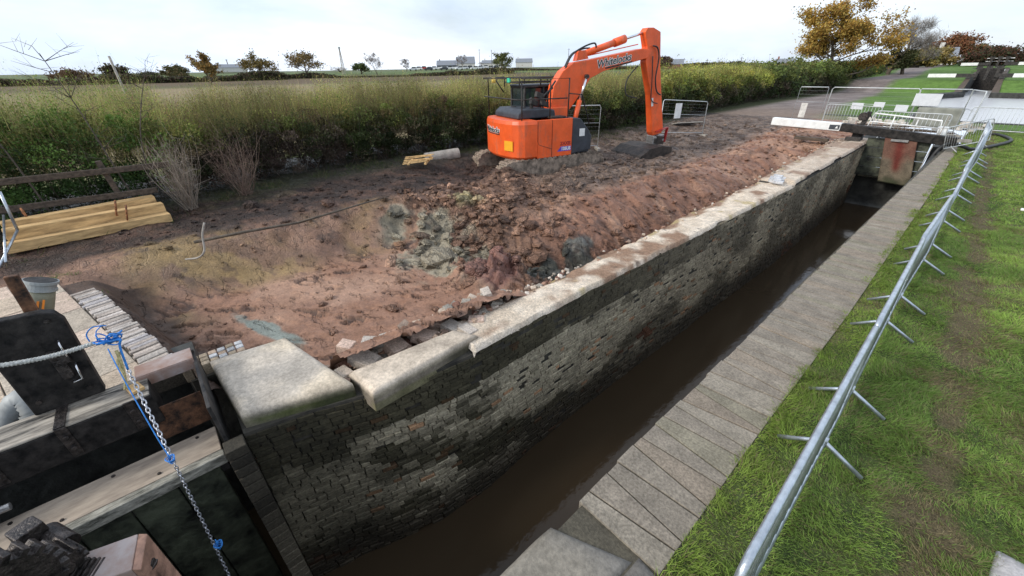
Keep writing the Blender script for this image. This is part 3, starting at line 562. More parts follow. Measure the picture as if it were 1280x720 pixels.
# right wall + coping stones
rwl = thing('lock_wall', 'brick lock wall under the grooved grey coping on the lawn side', 'wall')
mb = MB(); mb.slabz([(-.985, -6), (-.36, -6), (-.36, 23), (-.80, 23), (-.86, 14), (-.97, 6)], -3.2, -.13); mb.build('wall_face', 'cill', rwl)
mb = MB(); y = 1.50; sk = 0.; n_ = 0
def lx_(y): return float(np.interp(y, [0, 2.3, 6.6, 14.4, 21.1, 22], [-1.0, -1.01, -.93, -.79, -.60, -.6]))
def rx_(y): return float(np.interp(y, [0, 3, 6, 14, 23], [-.36, -.35, -.29, -.26, -.30]))
while y < 22.4:
    near = float(S(9, 3, y)); w = random.uniform(.09, .12)+.07*near*random.uniform(.5, 1.2)
    s2 = random.uniform(-1, 1)*random.uniform(-.01, .01)+(1 if n_ % 2 else -1)*.045*near*random.uniform(.3, 1.2); y2 = y+w; g_ = .003+.003*near; hgt = random.uniform(-.005, .004)
    a0, b0 = y+sk, y-sk; a1, b1 = y2+s2, y2-s2
    if a1-a0 < .03: a1 = a0+.03
    if b1-b0 < .03: b1 = b0+.03
    s2 = (a1-b1)/2; e = random.uniform(-.012, .008)
    q = random.uniform(.92, 1.06); c = random.choice([(.235, .20, .157), (.25, .217, .17), (.225, .193, .152), (.238, .195, .148), (.22, .195, .142)]); c = tuple(v*q for v in c)
    mb.slabz([(lx_(y)+e, a0+g_), (rx_(y)-.005, b0+g_), (rx_(y2)-.005, b1-g_), (lx_(y2)+e, a1-g_)], -.14, .004+hgt, c)
    y = y2; sk = s2; n_ += 1
mb.build('coping', 'stone', rwl, bevel=.004)
mb = MB(); mb.slabz([(-.99, -6), (-.36, -6), (-.27, 23), (-.66, 23), (-.97, 6)], -.135, -.016, (.08, .07, .05)); mb.build('joint_bed', 'stone', rwl)
for k, (poly, lab, c) in enumerate([
    ([(-1.03, .75), (-.55, .70), (-.52, 1.44), (-1.02, 1.22)], 'wide grey coping block at the near end of the lawn side coping, water edge', (.23, .205, .165)),
    ([(-.54, .72), (.22, .80), (.10, 1.44), (-.50, 1.50)], 'wide grey coping block beside the barrier foot at the near end', (.215, .19, .155))]):
    tag(block('coping_block', poly, -.14, .012, '', c, (.08, .08, .05), seg=20), lab, 'stone block')
tag(block('paving_stone', [(1.0, 2.6), (1.5, 2.6), (1.6, 3.3), (1.04, 3.24)], -.1, .03, '', (.38, .36, .35), None, seg=14), 'pale flat stone set in the grass at the bottom right', 'stone')
mb = MB()                                                     # moss tufts in the joints
print('walls ok')
# ================================================================== BARRIERS
def make_barrier(L=2.46, Hh=1.08, mt='galv', nb=19):
    t = thing('crowd_barrier', '', 'barrier'); r = .019
    mb = MB(); z0 = .17; rc = .10; pts = []
    for cx, cz, a0 in ((L-rc, Hh-rc, 0), (rc, Hh-rc, 90)):
        for k in range(5):
            a = R(a0+k*22.5); pts.append((cx+rc*math.cos(a), 0, cz+rc*math.sin(a)))
    pts = [(L, 0, z0)]+pts+[(0, 0, z0)]; mb.tube(pts, r, 10, closed=True)
    for x in (.02, L-.02):
        for z in (.35, .85): mb.tube([(x-.035, 0, z), (x+.035, 0, z)], .012, 6)
    mb.build('frame', mt, t, smooth=True)
    mb = MB()
    for k in range(nb):
        x = L*(k+1)/(nb+1); mb.tube([(x, 0, z0), (x, 0, Hh)], .007, 6)
    mb.build('infill_bars', mt, t, smooth=True)
    for x in (.40, L-.42):
        mb = MB(); mb.tube([(x, -.28, .012), (x, -.02, .17), (x, .02, .17), (x, .28, .012)], [.017]*4, 8); mb.beam((x, 0, .14), (x, 0, .22), .05, .03, up=(1, 0, 0)); mb.build('foot', mt, t, smooth=True)
    return t
jn = [(.0, 1.15), (.015, 3.64), (.02, 6.14), (.09, 8.66), (.10, 11.18), (.13, 13.7), (.15, 16.2), (.22, 18.7), (.10, 21.15)]
ordn = ['nearest', 'second nearest', 'third nearest', 'fourth nearest', 'fifth nearest', 'sixth nearest', 'seventh nearest', 'farthest']
B0 = make_barrier(); first = True
for k in range(8):
    a, b = Vector(jn[k]), Vector(jn[k+1]); loc = (a.x+.035, a.y+.02, .0); rz = math.atan2(b.y-a.y, b.x-a.x)
    o = B0 if k == 0 else dup(B0); o.location = loc; o.rotation_euler = (R(-3.2+random.uniform(-.6, .6)), 0, rz)
    tag(o, 'galvanised crowd barrier standing on the lawn, %s of the long row' % ordn[k], 'barrier', 'crowd barriers in a row along the lawn edge')
# barriers across the towpath end
far_b = [((-.55, 27.5), (1.7, 27.4), 'crowd barrier on the grass edge before the pale water, left of the far pair'), ((1.75, 27.4), (4.1, 27.2), 'crowd barrier before the pale water, cut by the right edge of the view'),
         ((-3.15, 23.2), (-1.15, 22.9), 'pale crowd barrier standing behind the black balance beam over the gate'), ((-3.3, 25.4), (-5.5, 26.0), 'pale crowd barrier beside the broken masonry, behind the black beam end')]
FB = make_barrier(2.3, 1.05, 'galvfar', 17)
for k, (a, b, lab) in enumerate(far_b):
    o = FB if k == 0 else dup(FB); o.location = (a[0], a[1], .02); o.rotation_euler = (0, 0, math.atan2(b[1]-a[1], b[0]-a[0])); tag(o, lab, 'barrier', 'crowd barriers around the top gate')
o = dup(FB, None); o.location = (-.62, 20.9, .0); o.rotation_euler = (R(0), R(-14), R(38)); o.scale = (.55, 1, .8); tag(o, 'tilted short barrier with rounded top leaning at the end of the barrier row', 'barrier', 'crowd barriers around the top gate')
# ---- mesh fence panels
def mesh_mat():
    m, nt, b = newmat('weld_mesh'); b.inputs['Base Color'].default_value = (.42, .44, .44, 1); b.inputs['Metallic'].default_value = .3; b.inputs['Roughness'].default_value = .5
    return m
M['mesh'] = mesh_mat()
def make_heras(L=3.3, Hh=1.8):
    t = thing('mesh_fence_panel', '', 'fence panel'); mb = MB(); r = .021
    mb.tube([(0, 0, .08), (0, 0, Hh-.08), (.08, 0, Hh), (L-.08, 0, Hh), (L, 0, Hh-.08), (L, 0, .08)], r, 8); mb.tube([(0, 0, .2), (L, 0, .2)], .016, 8); mb.tube([(0, 0, Hh*.62), (L, 0, Hh*.62)], .010, 6)
    mb.build('frame', 'galvfar', t, smooth=True)
    mb = MB(); n = 34
    for k in range(n):
        x = L*(k+1)/(n+1); mb.beam((x, 0, .2), (x, 0, Hh), .003, .003)
    for k in range(9): mb.beam((0, .006, .3+k*(Hh-.3)/9), (L, .006, .3+k*(Hh-.3)/9), .003, .003)
    mb.build('wire_mesh', 'mesh', t)
    for x in (0, L): mb = MB(); mb.box((x, 0, .06), (.22, .55, .12)); mb.build('block_foot', 'concrete', t, bevel=.02)
    return t
HP = make_heras()
hp = [((-6.95, 26.2), (-5.75, 26.3), 1.2, 'mesh fence panel across the muddy track, leftmost of the line beyond the beam'), ((-5.6, 26.3), (-2.4, 25.9), 3.3, 'mesh fence panel with small white signs behind the black beam end'),
      ((-2.35, 25.9), (-.8, 25.9), 1.6, 'mesh fence panel carrying the grey tarpaulin in front of the pound'), ((-.75, 25.6), (-.35, 24.2), 1.5, 'narrow mesh fence panel standing turned at the end of the barrier row')]
for k, (a, b, L, lab) in enumerate(hp):
    o = HP if k == 0 else dup(HP); o.location = (a[0], a[1], 0); o.rotation_euler = (0, 0, math.atan2(b[1]-a[1], b[0]-a[0])); o.scale = (L/3.3, 1, 1); tag(o, lab, 'fence panel', 'mesh fence panels around the top gate')
for loc, rot, sc, lab in [((-9.85, 17.9, .0), (R(-6), R(4), R(70)), (.8, 1, .85), 'tilted mesh fence panel leaning by the hedge, right of the excavator arm'), ((-12.0, 12.9, -.3), (0, 0, R(52)), (.62, 1, .98), 'mesh fence panel standing behind the excavator body by the hedge')]:
    o = dup(HP); o.location = loc; o.rotation_euler = rot; o.scale = sc; tag(o, lab, 'fence panel', 'mesh fence panels by the hedge')
def board(name, c, w, h, rz, m, lab, cat, tilt=0, th=.012, group=None):
    mb = MB(); mb.box((0, 0, 0), (w, th, h)); o = mb.build(name, m, bevel=.004); o.location = c; o.rotation_euler = (tilt, 0, rz); return tag(o, lab, cat, group)
board('sign', (-9.45, 18.55, 1.05), .36, .62, R(70), 'white', 'blank white notice on the tilted mesh panel by the hedge', 'sign')
board('sign', (-6.55, 26.2, .72), .28, .68, 0, 'wallcream', 'cream upright board on the leftmost mesh panel', 'sign')
board('sign', (-4.35, 26.1, 1.02), .46, .28, -.1, 'palesheet', 'left white notice of the three small ones on the mesh fence', 'sign')
board('sign', (-3.55, 26.0, 1.12), .40, .22, -.1, 'palesheet', 'middle white notice of the three small ones on the mesh fence', 'sign')
board('sign', (-2.72, 25.9, 1.02), .44, .26, -.1, 'palesheet', 'right white notice of the three small ones on the mesh fence', 'sign')
board('sign', (-2.0, 25.85, 1.38), .86, .48, 0, 'palesheet', 'large pale grey board hung high on the mesh fence', 'sign')
V = []; Q = []
for i in range(21):
    for j in range(9): V.append((-2.15+i*.072, 25.84+.03*math.sin(i*1.1)+.02*math.sin(j*1.7+i*.3), .30+j*.10))
for i in range(20):
    for j in range(8): Q.append((i*9+j, (i+1)*9+j, (i+1)*9+j+1, i*9+j+1))
o = npmesh('tarpaulin', V, Q, None, 'greysheet', None, True); md = o.modifiers.new('s', 'SOLIDIFY'); md.thickness = .006; tag(o, 'grey green sheet hung on the mesh fence before the water', 'tarpaulin')

# ================================================================== TOP GATE
tg = thing('top_gate', 'black lock gate with long white ended balance beam at the far end of the chamber', 'lock gate', (0, 0, 0))
mb = MB(); mb.beam((-3.85, 21.52, .54), (-.42, 21.52, .30), .30, .30); mb.build('balance_beam', 'blackgloss', tg, bevel=.02)
mb = MB(); mb.beam((-6.40, 21.5, .60), (-3.85, 21.52, .54), .32, .30); mb.build('beam_tip', 'white', tg, bevel=.02)
mb = MB(); mb.box((-4.05, 21.345, .535), (.34, .012, .17)); pl = mb.build('gate_plate', 'darkpaint', tg)
mb = MB(); mb.add([(-4.02, 21.336, .49), (-3.92, 21.336, .49), (-3.96, 21.336, .59)], [(0, 1, 2)]); mb.build('plate_triangle', 'white', pl)
mb = MB()
for k in range(4): mb.box((-1.95, 21.62, .05-.36*k), (1.85, .08, .345))
mb.build('planking', 'darkmoss', tg, bevel=.01)
nu, nv = 22, 36; U_, V_ = np.meshgrid(np.linspace(0, 1, nu), np.linspace(0, 1, nv), indexing='ij'); Xp = (-2.36+.94*U_)*(1-V_)+(-2.04+.98*U_)*V_; Zp = .33-.05*U_-1.66*V_; Yp = 21.43+.006*fbm(Xp, Zp, 3, 4)
nn_ = fbm(Xp, Zp, 4, 3.); cp = mixc((.25, .205, .145), (.13, .105, .075), S(-.15, .2, nn_)); cp = mixc(cp, (.20, .065, .045), S(.55, .30, V_+.5*nn_)*.65); cp = mixc(cp, (.17, .035, .025), np.exp(-((U_-.5-.1*nn_)/.16)**2)*S(.80, .55, V_+.3*nn_)); cp = cp*.75; cp = mixc(cp, (.05, .055, .03), S(.78, 1., V_+.4*nn_))
ii, jj = np.meshgrid(np.arange(nu-1), np.arange(nv-1), indexing='ij'); ii = ii.ravel(); jj = jj.ravel(); o = npmesh('stained_panel', np.stack([Xp, Yp, Zp], -1).reshape(-1, 3), np.stack([ii*nv+jj, ii*nv+jj+1, (ii+1)*nv+jj+1, (ii+1)*nv+jj], -1), cp.reshape(-1, 3), 'block', tg, True); md = o.modifiers.new('s', 'SOLIDIFY'); md.thickness = .06; md.offset = 0
mb = MB(); mb.box((-3.25, 21.75, .15), (.35, .3, .7)); mb.box((-3.3, 21.3, .15), (.5, .12, .16)); mb.build('heel_post', 'black', tg, bevel=.02)
mb = MB(); mb.box((-1.9, 21.35, .22), (.5, .05, .08)); mb.build('step_bracket', 'wornsteel', tg)
mb = MB(); mb.tube([(-3.15, 22.2, .4), (-3.05, 22.2, 1.05), (-1.05, 22.0, .92), (-.95, 21.95, .3)], .028, 8); mb.tube([(-3.1, 22.2, .75), (-1.0, 21.98, .66)], .02, 8)
for x in (-2.4, -1.7): mb.tube([(x, 22.1, .4), (x, 22.1, .98)], .022, 8)
mb.build('handrail', 'whitedirty', tg, smooth=True)
pg = thing('paddle_gear', 'dark paddle gear post with handle above the far gate', 'paddle gear', (-3.35, 22.4, 0))
mb = MB(); mb.box((0, 0, .55), (.16, .12, 1.1), (0, .2, 0)); mb.build('post', 'black', pg, bevel=.02); mb = MB(); mb.tube([(-.05, -.12, .9), (-.05, .12, .9)], .16, 14); mb.tube([(0.1, -.1, 1.1), (.3, -.1, .75)], .02); mb.build('gear_wheel', 'gear', pg)
bk = thing('bucket', 'round white bucket standing on the gate next to the railing', 'bucket', (-.93, 22.4, .35))
mb = MB(); mb.tube([(0, 0, 0), (0, 0, .02), (0, 0, .30)], [.12, .13, .155], 18); mb.build('tub', 'white', bk, smooth=True); mb = MB(); mb.tube([(0, 0, .30), (0, 0, .335)], .165, 18); mb.build('lid', 'whitedirty', bk)
mb = MB(); mb.beam((-.90, 21.8, 1.1), (-1.02, 21.2, -.9), .025, .025); tag(mb.build('boat_pole', 'concrete'), 'thin grey pole leaning on the far gate down into the chamber', 'pole')
pts = [(-.98, 21.0, -.9), (-.85, 21.1, -.3), (-.75, 21.2, .1), (-.55, 21.4, .25), (-.2, 21.7, .15), (.05, 22.0, .06), (.5, 23.4, .05), (.95, 25.6, .05), (.6, 27.3, .05), (.2, 27.4, .05)]
def smooth_pts(p, n=6):
    p = [Vector(q) for q in p]; out = []
    for i in range(len(p)-1):
        a, b, c, d = p[max(i-1, 0)], p[i], p[i+1], p[min(i+2, len(p)-1)]
        for k in range(n):
            t = k/n; out.append(.5*((2*b)+(c-a)*t+(2*a-5*b+4*c-d)*t*t+(3*b-a-3*c+d)*t**3))
    return out+[p[-1]]
mb = MB(); mb.tube(smooth_pts(pts), .055, 10); tag(mb.build('hose', 'rubber', smooth=True), 'thick dark hose curling over the coping onto the grass by the far gate', 'hose')
mb = MB()
for k in range(7):
    x = random.uniform(-3.6, -1.2); y = random.uniform(23.4, 25.2); mb.beam((x-.9, y, .12+.05*k), (x+.9, y+random.uniform(-.4, .4), .10+.05*k), .14, .05)
tag(mb.build('plank_stack', 'oldwood'), 'heap of old brown planks behind the top gate', 'planks')
mb = MB()
for k in range(60):
    s = random.uniform(.08, .3); mb.box((random.uniform(-5.5, .3), random.uniform(28.3, 31.2), .05), (s*1.4, s, s*.7), (random.uniform(-.4, .4), 0, random.uniform(0, 3)), None, .85)
tag(mb.build('stone_rubble', 'cream', bevel=.02), 'pale rubble scattered along the pound edge behind the fences', 'rubble', kind='stuff')
mb = MB(); mb.box((-4.6, 20.9, .08), (1.2, .30, .12)); tag(mb.build('wooden_bearer', 'oldwood', bevel=.01), 'dark timber bearer lying on the wall end under the white beam', 'timber')
mb = MB(); mb.box((-6.3, 25.0, .22), (1.0, .5, .05)); mb.box((-6.3, 25.0, .10), (.4, .3, .2)); tag(mb.build('pallet_board', 'oldwood', bevel=.01), 'low board on a block in front of the leftmost mesh panel', 'board')
# pale bricks stack on wall top
for k in range(9):
    mb = MB(); mb.box((0, 0, 0), (.215, .102, .065)); o = mb.build('loose_brick', 'bluebrick', bevel=.006)
    o.location = (-3.22+(k % 3)*.07-.05*(k//3), 12.2+(k//3)*.22+random.uniform(-.03, .03), .06+.02+(k % 3 == 1)*.05); o.rotation_euler = (random.uniform(-.1, .1), 0, random.uniform(-.5, .5))
    tag(o, 'pale grey brick in the small loose pile on the wall top at its step', 'brick', 'pale bricks piled at the step in the wall top')

# ================================================================== POUND, NEXT LOCK
nl = thing('upper_lock', 'dark open lock with sloping wing walls beyond the pale pound', 'lock')
mb = MB()
for sx, x0, x1 in ((-1, -2.62, -5.2), (1, -.58, 1.0)):
    o = sx*.35
    mb.add([(x0, 62, -.9), (x0, 90, -.9), (x0, 90, 2.0), (x0, 67, 1.38), (x0, 62, .18), (x0+o, 62, -.9), (x0+o, 90, -.9), (x0+o, 90, 2.0), (x0+o, 67, 1.38), (x0+o, 62, .18)],
           [(0, 1, 2, 3, 4), (9, 8, 7, 6, 5), (4, 3, 8, 9), (3, 2, 7, 8), (0, 4, 9, 5)])
mb.build('side_walls', 'bluebrick' if 0 else 'cill', nl)
mb = MB()
for sx, x0 in ((-1, -2.62), (1, -.58)):
    o = sx*.5; mb.add([(x0-sx*.03, 62, .2), (x0-sx*.03, 67, 1.42), (x0-sx*.03, 90, 2.06), (x0+o*.6, 90, 2.06), (x0+o*.6, 67, 1.42), (x0+o, 62, .2)], [(0, 1, 4, 5) if sx > 0 else (5, 4, 1, 0), (1, 2, 3, 4) if sx > 0 else (4, 3, 2, 1)])
mb.build('coping', 'oldwood', nl)
mb = MB(); mb.box((-1.6, 78, .6), (2.0, .3, 3.0)); mb.build('closed_gate', 'blackgloss', nl)
mb = MB()
mb.beam((-2.5, 61.9, .0), (-4.2, 56.5, -.0), .5, .5); mb.beam((-.6, 61.7, .0), (60, 60.7, .0), .6, .45); mb.beam((-3.75, 56.5, 0), (-3.0, 41, 0), .35, .35); mb.beam((-3.0, 41.2, 0), (-2.8, 33, 0), .35, .35); mb.beam((-7, 32.9, -.1), (60, 32.9, -.1), .5, .25)
mb.build('pound_edging', 'cill' , nl)
for y, z, xl, xr, wl, wr, lab in [(66.3, 1.58, -5.9, 2.0, 3.0, 2.5, 'lower'), (88, 2.55, -5.0, 2.0, 2.2, 1.8, 'upper')]:
    for s, xo in ((-1, xl), (1, xr)):
        t = thing('balance_beam', 'white ended balance beam on the %s of the next lock, %s gates' % ('left' if s < 0 else 'right', lab), 'balance beam', group='balance beams of the next lock')
        xi = -2.2 if s < 0 else -1.0; xm = xi+(xo-xi)*.42; mb = MB(); mb.beam((xi, y, z), (xm, y, z), .34, .34); mb.build('beam', 'black', t)
        mb = MB(); mb.beam((xm, y, z), (xo, y, z), .34, .34); mb.build('beam_tip', 'white', t)
    for x in (-2.3, -1.6, -.9):
        t = thing('paddle_gear', 'small dark paddle gear on the %s gates of the next lock' % lab, 'paddle gear', (x, y+.1, z-.4), group='paddle gears of the next lock')
        mb = MB(); mb.box((0, 0, .55), (.2, .18, 1.1)); mb.box((0, 0, 1.1), (.45, .25, .3)); mb.build('post', 'black', t)
    mb = MB(); mb.beam((-2.8, y+.6, z+.65), (-.3, y+.6, z+.65), .06, .06); mb.beam((-2.8, y+.6, z+.3), (-.3, y+.6, z+.3), .05, .05)
    for x in (-2.7, -1.9, -1.2, -.4): mb.beam((x, y+.6, z-.4), (x, y+.6, z+.68), .06, .06)
    tag(mb.build('footbridge_rail', 'whitedirty' if y > 70 else 'black'), 'railing across the %s gates of the next lock' % lab, 'railing')
# ================================================================== BOTTOM GATE (lower left)
bg = thing('open_gate', 'black timber lock gate folded open in its recess with a tan gangway board', 'lock gate')
mb = MB(); mb.box((-4.30, -1.95, .12), (.36, 2.5, .32)); mb.build('top_beam', 'blackgloss', bg, bevel=.012)
mb = MB(); mb.box((-4.30, -1.95, .288), (.352, 2.49, .02)); mb.build('worn_beam_top', 'worntop', bg, bevel=.008)
mb = MB(); mb.box((-3.83, -1.95, -.27), (.36, 3.1, .045)); mb.build('gangway_board', 'plank', bg, bevel=.006)
mb = MB(); mb.box((-3.60, -1.95, -.30), (.085, 3.12, .11)); mb.build('edge_board', 'mossplank', bg, bevel=.008)
mb = MB()
for k in range(9): mb.box((-3.66, -.62-.32*k, -1.55), (.10, .31, 2.35))
mb.build('planking', 'darkmoss', bg, bevel=.012)
mb = MB(); mb.box((-3.70, -1.95, -.42), (.14, 3.1, .16)); mb.build('top_rail', 'black', bg, bevel=.01)
mb = MB(); mb.box((-4.08, -.335, -.02), (1.02, .03, .62), None); mb.box((-4.59, -.40, .28), (.04, .16, .10)); mb.build('end_plate', 'black', bg, bevel=.006)
mb = MB(); mb.box((-4.52, -.56, .325), (.22, .44, .02)); mb.box((-4.41, -.56, .27), (.012, .44, .11)); mb.build('rusty_angle', 'coppery', bg, bevel=.003)
mb = MB(); mb.box((-4.16, -.60, -.08), (.012, .42, .36)); mb.build('rusty_panel', 'rustdark', bg)
mb = MB(); mb.tube([(-3.99, -2.1, -.1), (-3.99, -1.7, -.12)], .03); mb.tube([(-3.95, -1.9, -.24), (-3.95, -1.9, -.02)], .02); mb.build('bolt_rod', 'wornsteel', bg)
for k in range(5):
    mb = MB(); mb.box((-4.115, -.85-.42*k, .15), (.016, .07, .30)); mb.box((-4.30, -.85-.42*k, .305), (.37, .07, .012)) if k in (1, 3) else None; mb.tube([(-4.11, -.85-.42*k, .20), (-4.09, -.85-.42*k, .20)], .02, 6); mb.tube([(-4.11, -.85-.42*k, .08), (-4.09, -.85-.42*k, .08)], .02, 6); mb.build('iron_strap', 'gear', bg, bevel=.003)
for k in range(6):
    mb = MB(); mb.tube([(-3.83+(.12 if k % 2 else -.12), -.55-.3*k, -.247), (-3.83+(.12 if k % 2 else -.12), -.55-.3*k, -.238)], .014, 8); mb.build('coach_bolt', 'gear', bg)
# paddle stand board
ps = thing('paddle_stand', 'tall black board with iron staple standing on the beam of the open gate', 'paddle gear', (0, 0, 0))
mb = MB(); Z0 = .30
prof = [(-1.43, Z0), (-.99, Z0), (-.955, 1.05), (-.985, 1.13), (-1.05, 1.16), (-1.30, 1.175), (-1.42, 1.15)]
mb.prism([(y, z) for y, z in prof], 0, 1, f=lambda v: Vector((-4.52+.09*v.y, v.x, v.z))); mb.build('board', 'blackgloss', ps, bevel=.012)
mb = MB(); mb.beam((-4.58, -1.13, .9), (-4.58, -1.095, 1.45), .075, .05, up=(1, 0, 0)); mb.build('rack_bar', 'rustdark', ps, bevel=.006)
mb = MB(); mb.box((-4.412, -1.10, .76), (.03, .10, .14)); mb.box((-4.415, -1.12, .66), (.03, .07, .22)); mb.build('keeper', 'gear', ps, bevel=.004)
mb = MB(); mb.tube([(-4.42, -1.05, .90), (-4.385, -1.05, .88), (-4.385, -1.055, .76), (-4.42, -1.06, .74)], .007, 6); mb.tube([(-4.42, -1.045, .66), (-4.385, -1.045, .64), (-4.385, -1.055, .52), (-4.385, -1.11, .51), (-4.42, -1.11, .51)], .007, 6); mb.build('staple', 'chrome', ps, smooth=True)
for y, z in ((-1.33, 1.06), (-1.04, 1.08), (-1.36, .42), (-1.06, .40)): mb = MB(); mb.tube([(-4.43, y, z), (-4.412, y, z)], .018, 8); mb.build('bolt', 'gear', ps)
# grey pipe
pt = thing('flanged_pipe', 'upright olive pipe with grey flange and orange tape behind the black board', 'pipe')
a = at(51, 350, 5.25); b = at(50, 372, 5.25); bb = at(46, 420, 5.22); cc_ = at(44, 520, 5.2); d = (b-a).normalized()
mb = MB(); mb.tube([a+d*.08, b, bb, cc_], .092, 20); mb.build('pipe_barrel', 'pipe', pt, smooth=True)
mb = MB(); mb.tube([a, a+d*.025], .112, 24); mb.tube([a+d*.025, a+d*.07], .098, 24); mb.tube([a+d*.07, a+d*.09], .106, 24); mb.build('flange', 'pipering', pt)
mb = MB(); mb.tube([a-d*.004, a-d*.002], .10, 20); mb.build('mouth_shade', 'black', pt)  # black disc stands in for the shaded inside of the pipe
mb = MB()
for o_ in (-.014, .022): mb.beam(bb.lerp(b, .95)+Vector((.098, .02+o_, .02)), bb.lerp(b, .05)+Vector((.100, -.0+o_, .0)), .006, .014, up=(0, 1, 0))
mb.build('tape', 'orangetape', pt)
eb = thing('pipe_elbow', 'grey ribbed elbow with an open dark mouth low beside the black board', 'pipe')
arc = [at(46, 514, 4.98), at(38, 502, 5.02), at(30, 498, 5.06), at(20, 505, 5.1), at(13, 522, 5.12), at(8, 545, 5.12)]
mb = MB(); pp = smooth_pts(arc, 4); rr = [.088+(.009 if k % 2 else 0) for k in range(len(pp))]
mb.tube(pp, rr, 18, cap=False); d0 = (arc[0]-arc[1]).normalized(); mb.tube([arc[0]-d0*.01, arc[0]+d0*.025], .108, 20, cap=False); mb.tube([arc[0]+d0*.025, arc[0]-d0*.01], .09, 20, cap=False); mb.build('elbow', 'pipering', eb, smooth=True)
mb = MB(); mb.tube([arc[0]-d0*.02, arc[0]-d0*.01], .087, 18); mb.build('mouth_shade', 'black', eb)  # black disc paints the shade inside the elbow's opening
# ropes, chain
K = Vector((-4.18, -.775, .86))
mb = MB()
def chain(mb, a, b, pitch, r):
    a = Vector(a); b = Vector(b); d = (b-a); L = d.length; d.normalize(); n = int(L/pitch); s1 = d.cross(Vector((0, 1, .2))).normalized(); s2 = d.cross(s1).normalized()
    for i in range(n):
        c = a+d*(L*(i+.5)/n); s = s1 if i % 2 else s2; s = (s+.15*Vector((random.gauss(0, 1), random.gauss(0, 1), random.gauss(0, 1)))).normalized(); l = pitch*.72; w = pitch*.36
        pts = [c+d*(l*math.cos(t))*.95+s*(w*math.sin(t)) for t in [2*PI*k/10 for k in range(10)]]; mb.tube(pts, r, 6, closed=True)
PB = at(294, 735, 3.15); PM = at(216, 575, 3.55); PT = at(160, 462, 4.15)
chain(mb, PT, PM, .036, .0052); chain(mb, PM, PB, .030, .0042); tag(mb.build('chain', 'chain', smooth=True), 'steel chain hanging taut from the blue knot past the open gate', 'chain')
mb = MB(); Rl = at(-30, 461, 4.3); Kp = at(118, 429, 4.22)
pts = [Rl.lerp(Kp, k/24)+Vector((0, 0, -.03*math.sin(PI*k/24))) for k in range(25)]; mb.tube(pts, .0155, 10)
for ph in range(2):
    tw = []
    for k in range(240):
        t = k/239; c = Rl.lerp(Kp, t)+Vector((0, 0, -.03*math.sin(PI*t))); a = t*95+ph*PI; tw.append(c+Vector((math.cos(a)*.014, 0, math.sin(a)*.014)))
    mb.tube(tw, .0055, 5)
tag(mb.build('rope', 'rope', smooth=True), 'thick white rope stretched from the left edge to the blue knot', 'rope')
kn = thing('twine_knot', 'tangle of bright blue twine tying the white rope to the chain', 'twine')
mb = MB(); c0 = at(133, 427, 4.18)
for k in range(16):
    pts = []; r0 = random.uniform(.025, .06); ph = random.uniform(0, 6); ax1 = Vector((random.gauss(0, 1), random.gauss(0, 1), random.gauss(0, 1))).normalized(); ax2 = ax1.cross(Vector((0, 0, 1))).normalized(); cc = c0+Vector((random.uniform(-.05, .0), random.uniform(-.06, .08), random.uniform(-.03, .03)))
    for j in range(13):
        t = j/12*2*PI*.9+ph; pts.append(cc+ax1*math.cos(t)*r0+ax2*math.sin(t)*r0*.7)
    mb.tube(pts, .0055, 5)
mb.build('wrapping', 'blue', kn, smooth=True)
mb = MB(); g_ = lambda *p: smooth_pts([at(x, y, d) for x, y, d in p])
mb.tube(g_((112, 427, 4.2), (108, 418, 4.2), (116, 409, 4.2), (133, 407, 4.2)), .005, 5); mb.tube(g_((122, 427, 4.2), (120, 415, 4.2), (127, 407, 4.2)), .004, 5); mb.tube(g_((135, 430, 4.2), (150, 424, 4.15), (150, 434, 4.15), (160, 462, 4.1)), .009, 6); mb.build('loose_ends', 'blue', kn, smooth=True)
mb = MB(); mb.tube(g_((135, 436, 4.15), (150, 465, 4.0), (175, 510, 3.8), (200, 553, 3.6), (214, 574, 3.5)), .0045, 5); mb.build('long_strand', 'blue', kn, smooth=True)
mb = MB(); mb.tube(g_((145, 438, 4.15), (152, 455, 4.1), (158, 480, 4.05), (162, 487, 4.05)), .011, 6); mb.tube(g_((150, 440, 4.15), (147, 455, 4.1), (156, 470, 4.05), (156, 487, 4.05)), .009, 6); mb.build('yellow_strand', 'ochrerope', kn, smooth=True)
for x, y, D, lab in ((214, 575, 3.5, 'blue twine tied round the middle of the hanging chain'), (274, 682, 3.15, 'short blue twine tag tied near the lower end of the chain')):
    mb = MB(); c = at(x, y, D)
    for k in range(5):
        r0 = .014+.006*k; mb.tube([c+Vector((r0*math.cos(t), r0*math.sin(t)*.8, .008*math.sin(t*2+k)+(k-2)*.012)) for t in [j/10*2*PI for j in range(10)]], .0038, 5, closed=True)
    mb.tube([c, c+Vector((.01, .0, .05)), c+Vector((-.005, 0, .085))], .004, 5); tag(mb.build('twine_tie', 'blue', smooth=True), lab, 'twine')
mb = MB(); mb.box((0, 0, 0), (.14, .10, .03)); o = mb.build('wood_chock', 'timber', bevel=.004); o.location = (-4.27, -.79, .315); o.rotation_euler = (0, 0, .3); tag(o, 'small pale wooden chock on the black beam under the knot', 'wood block')
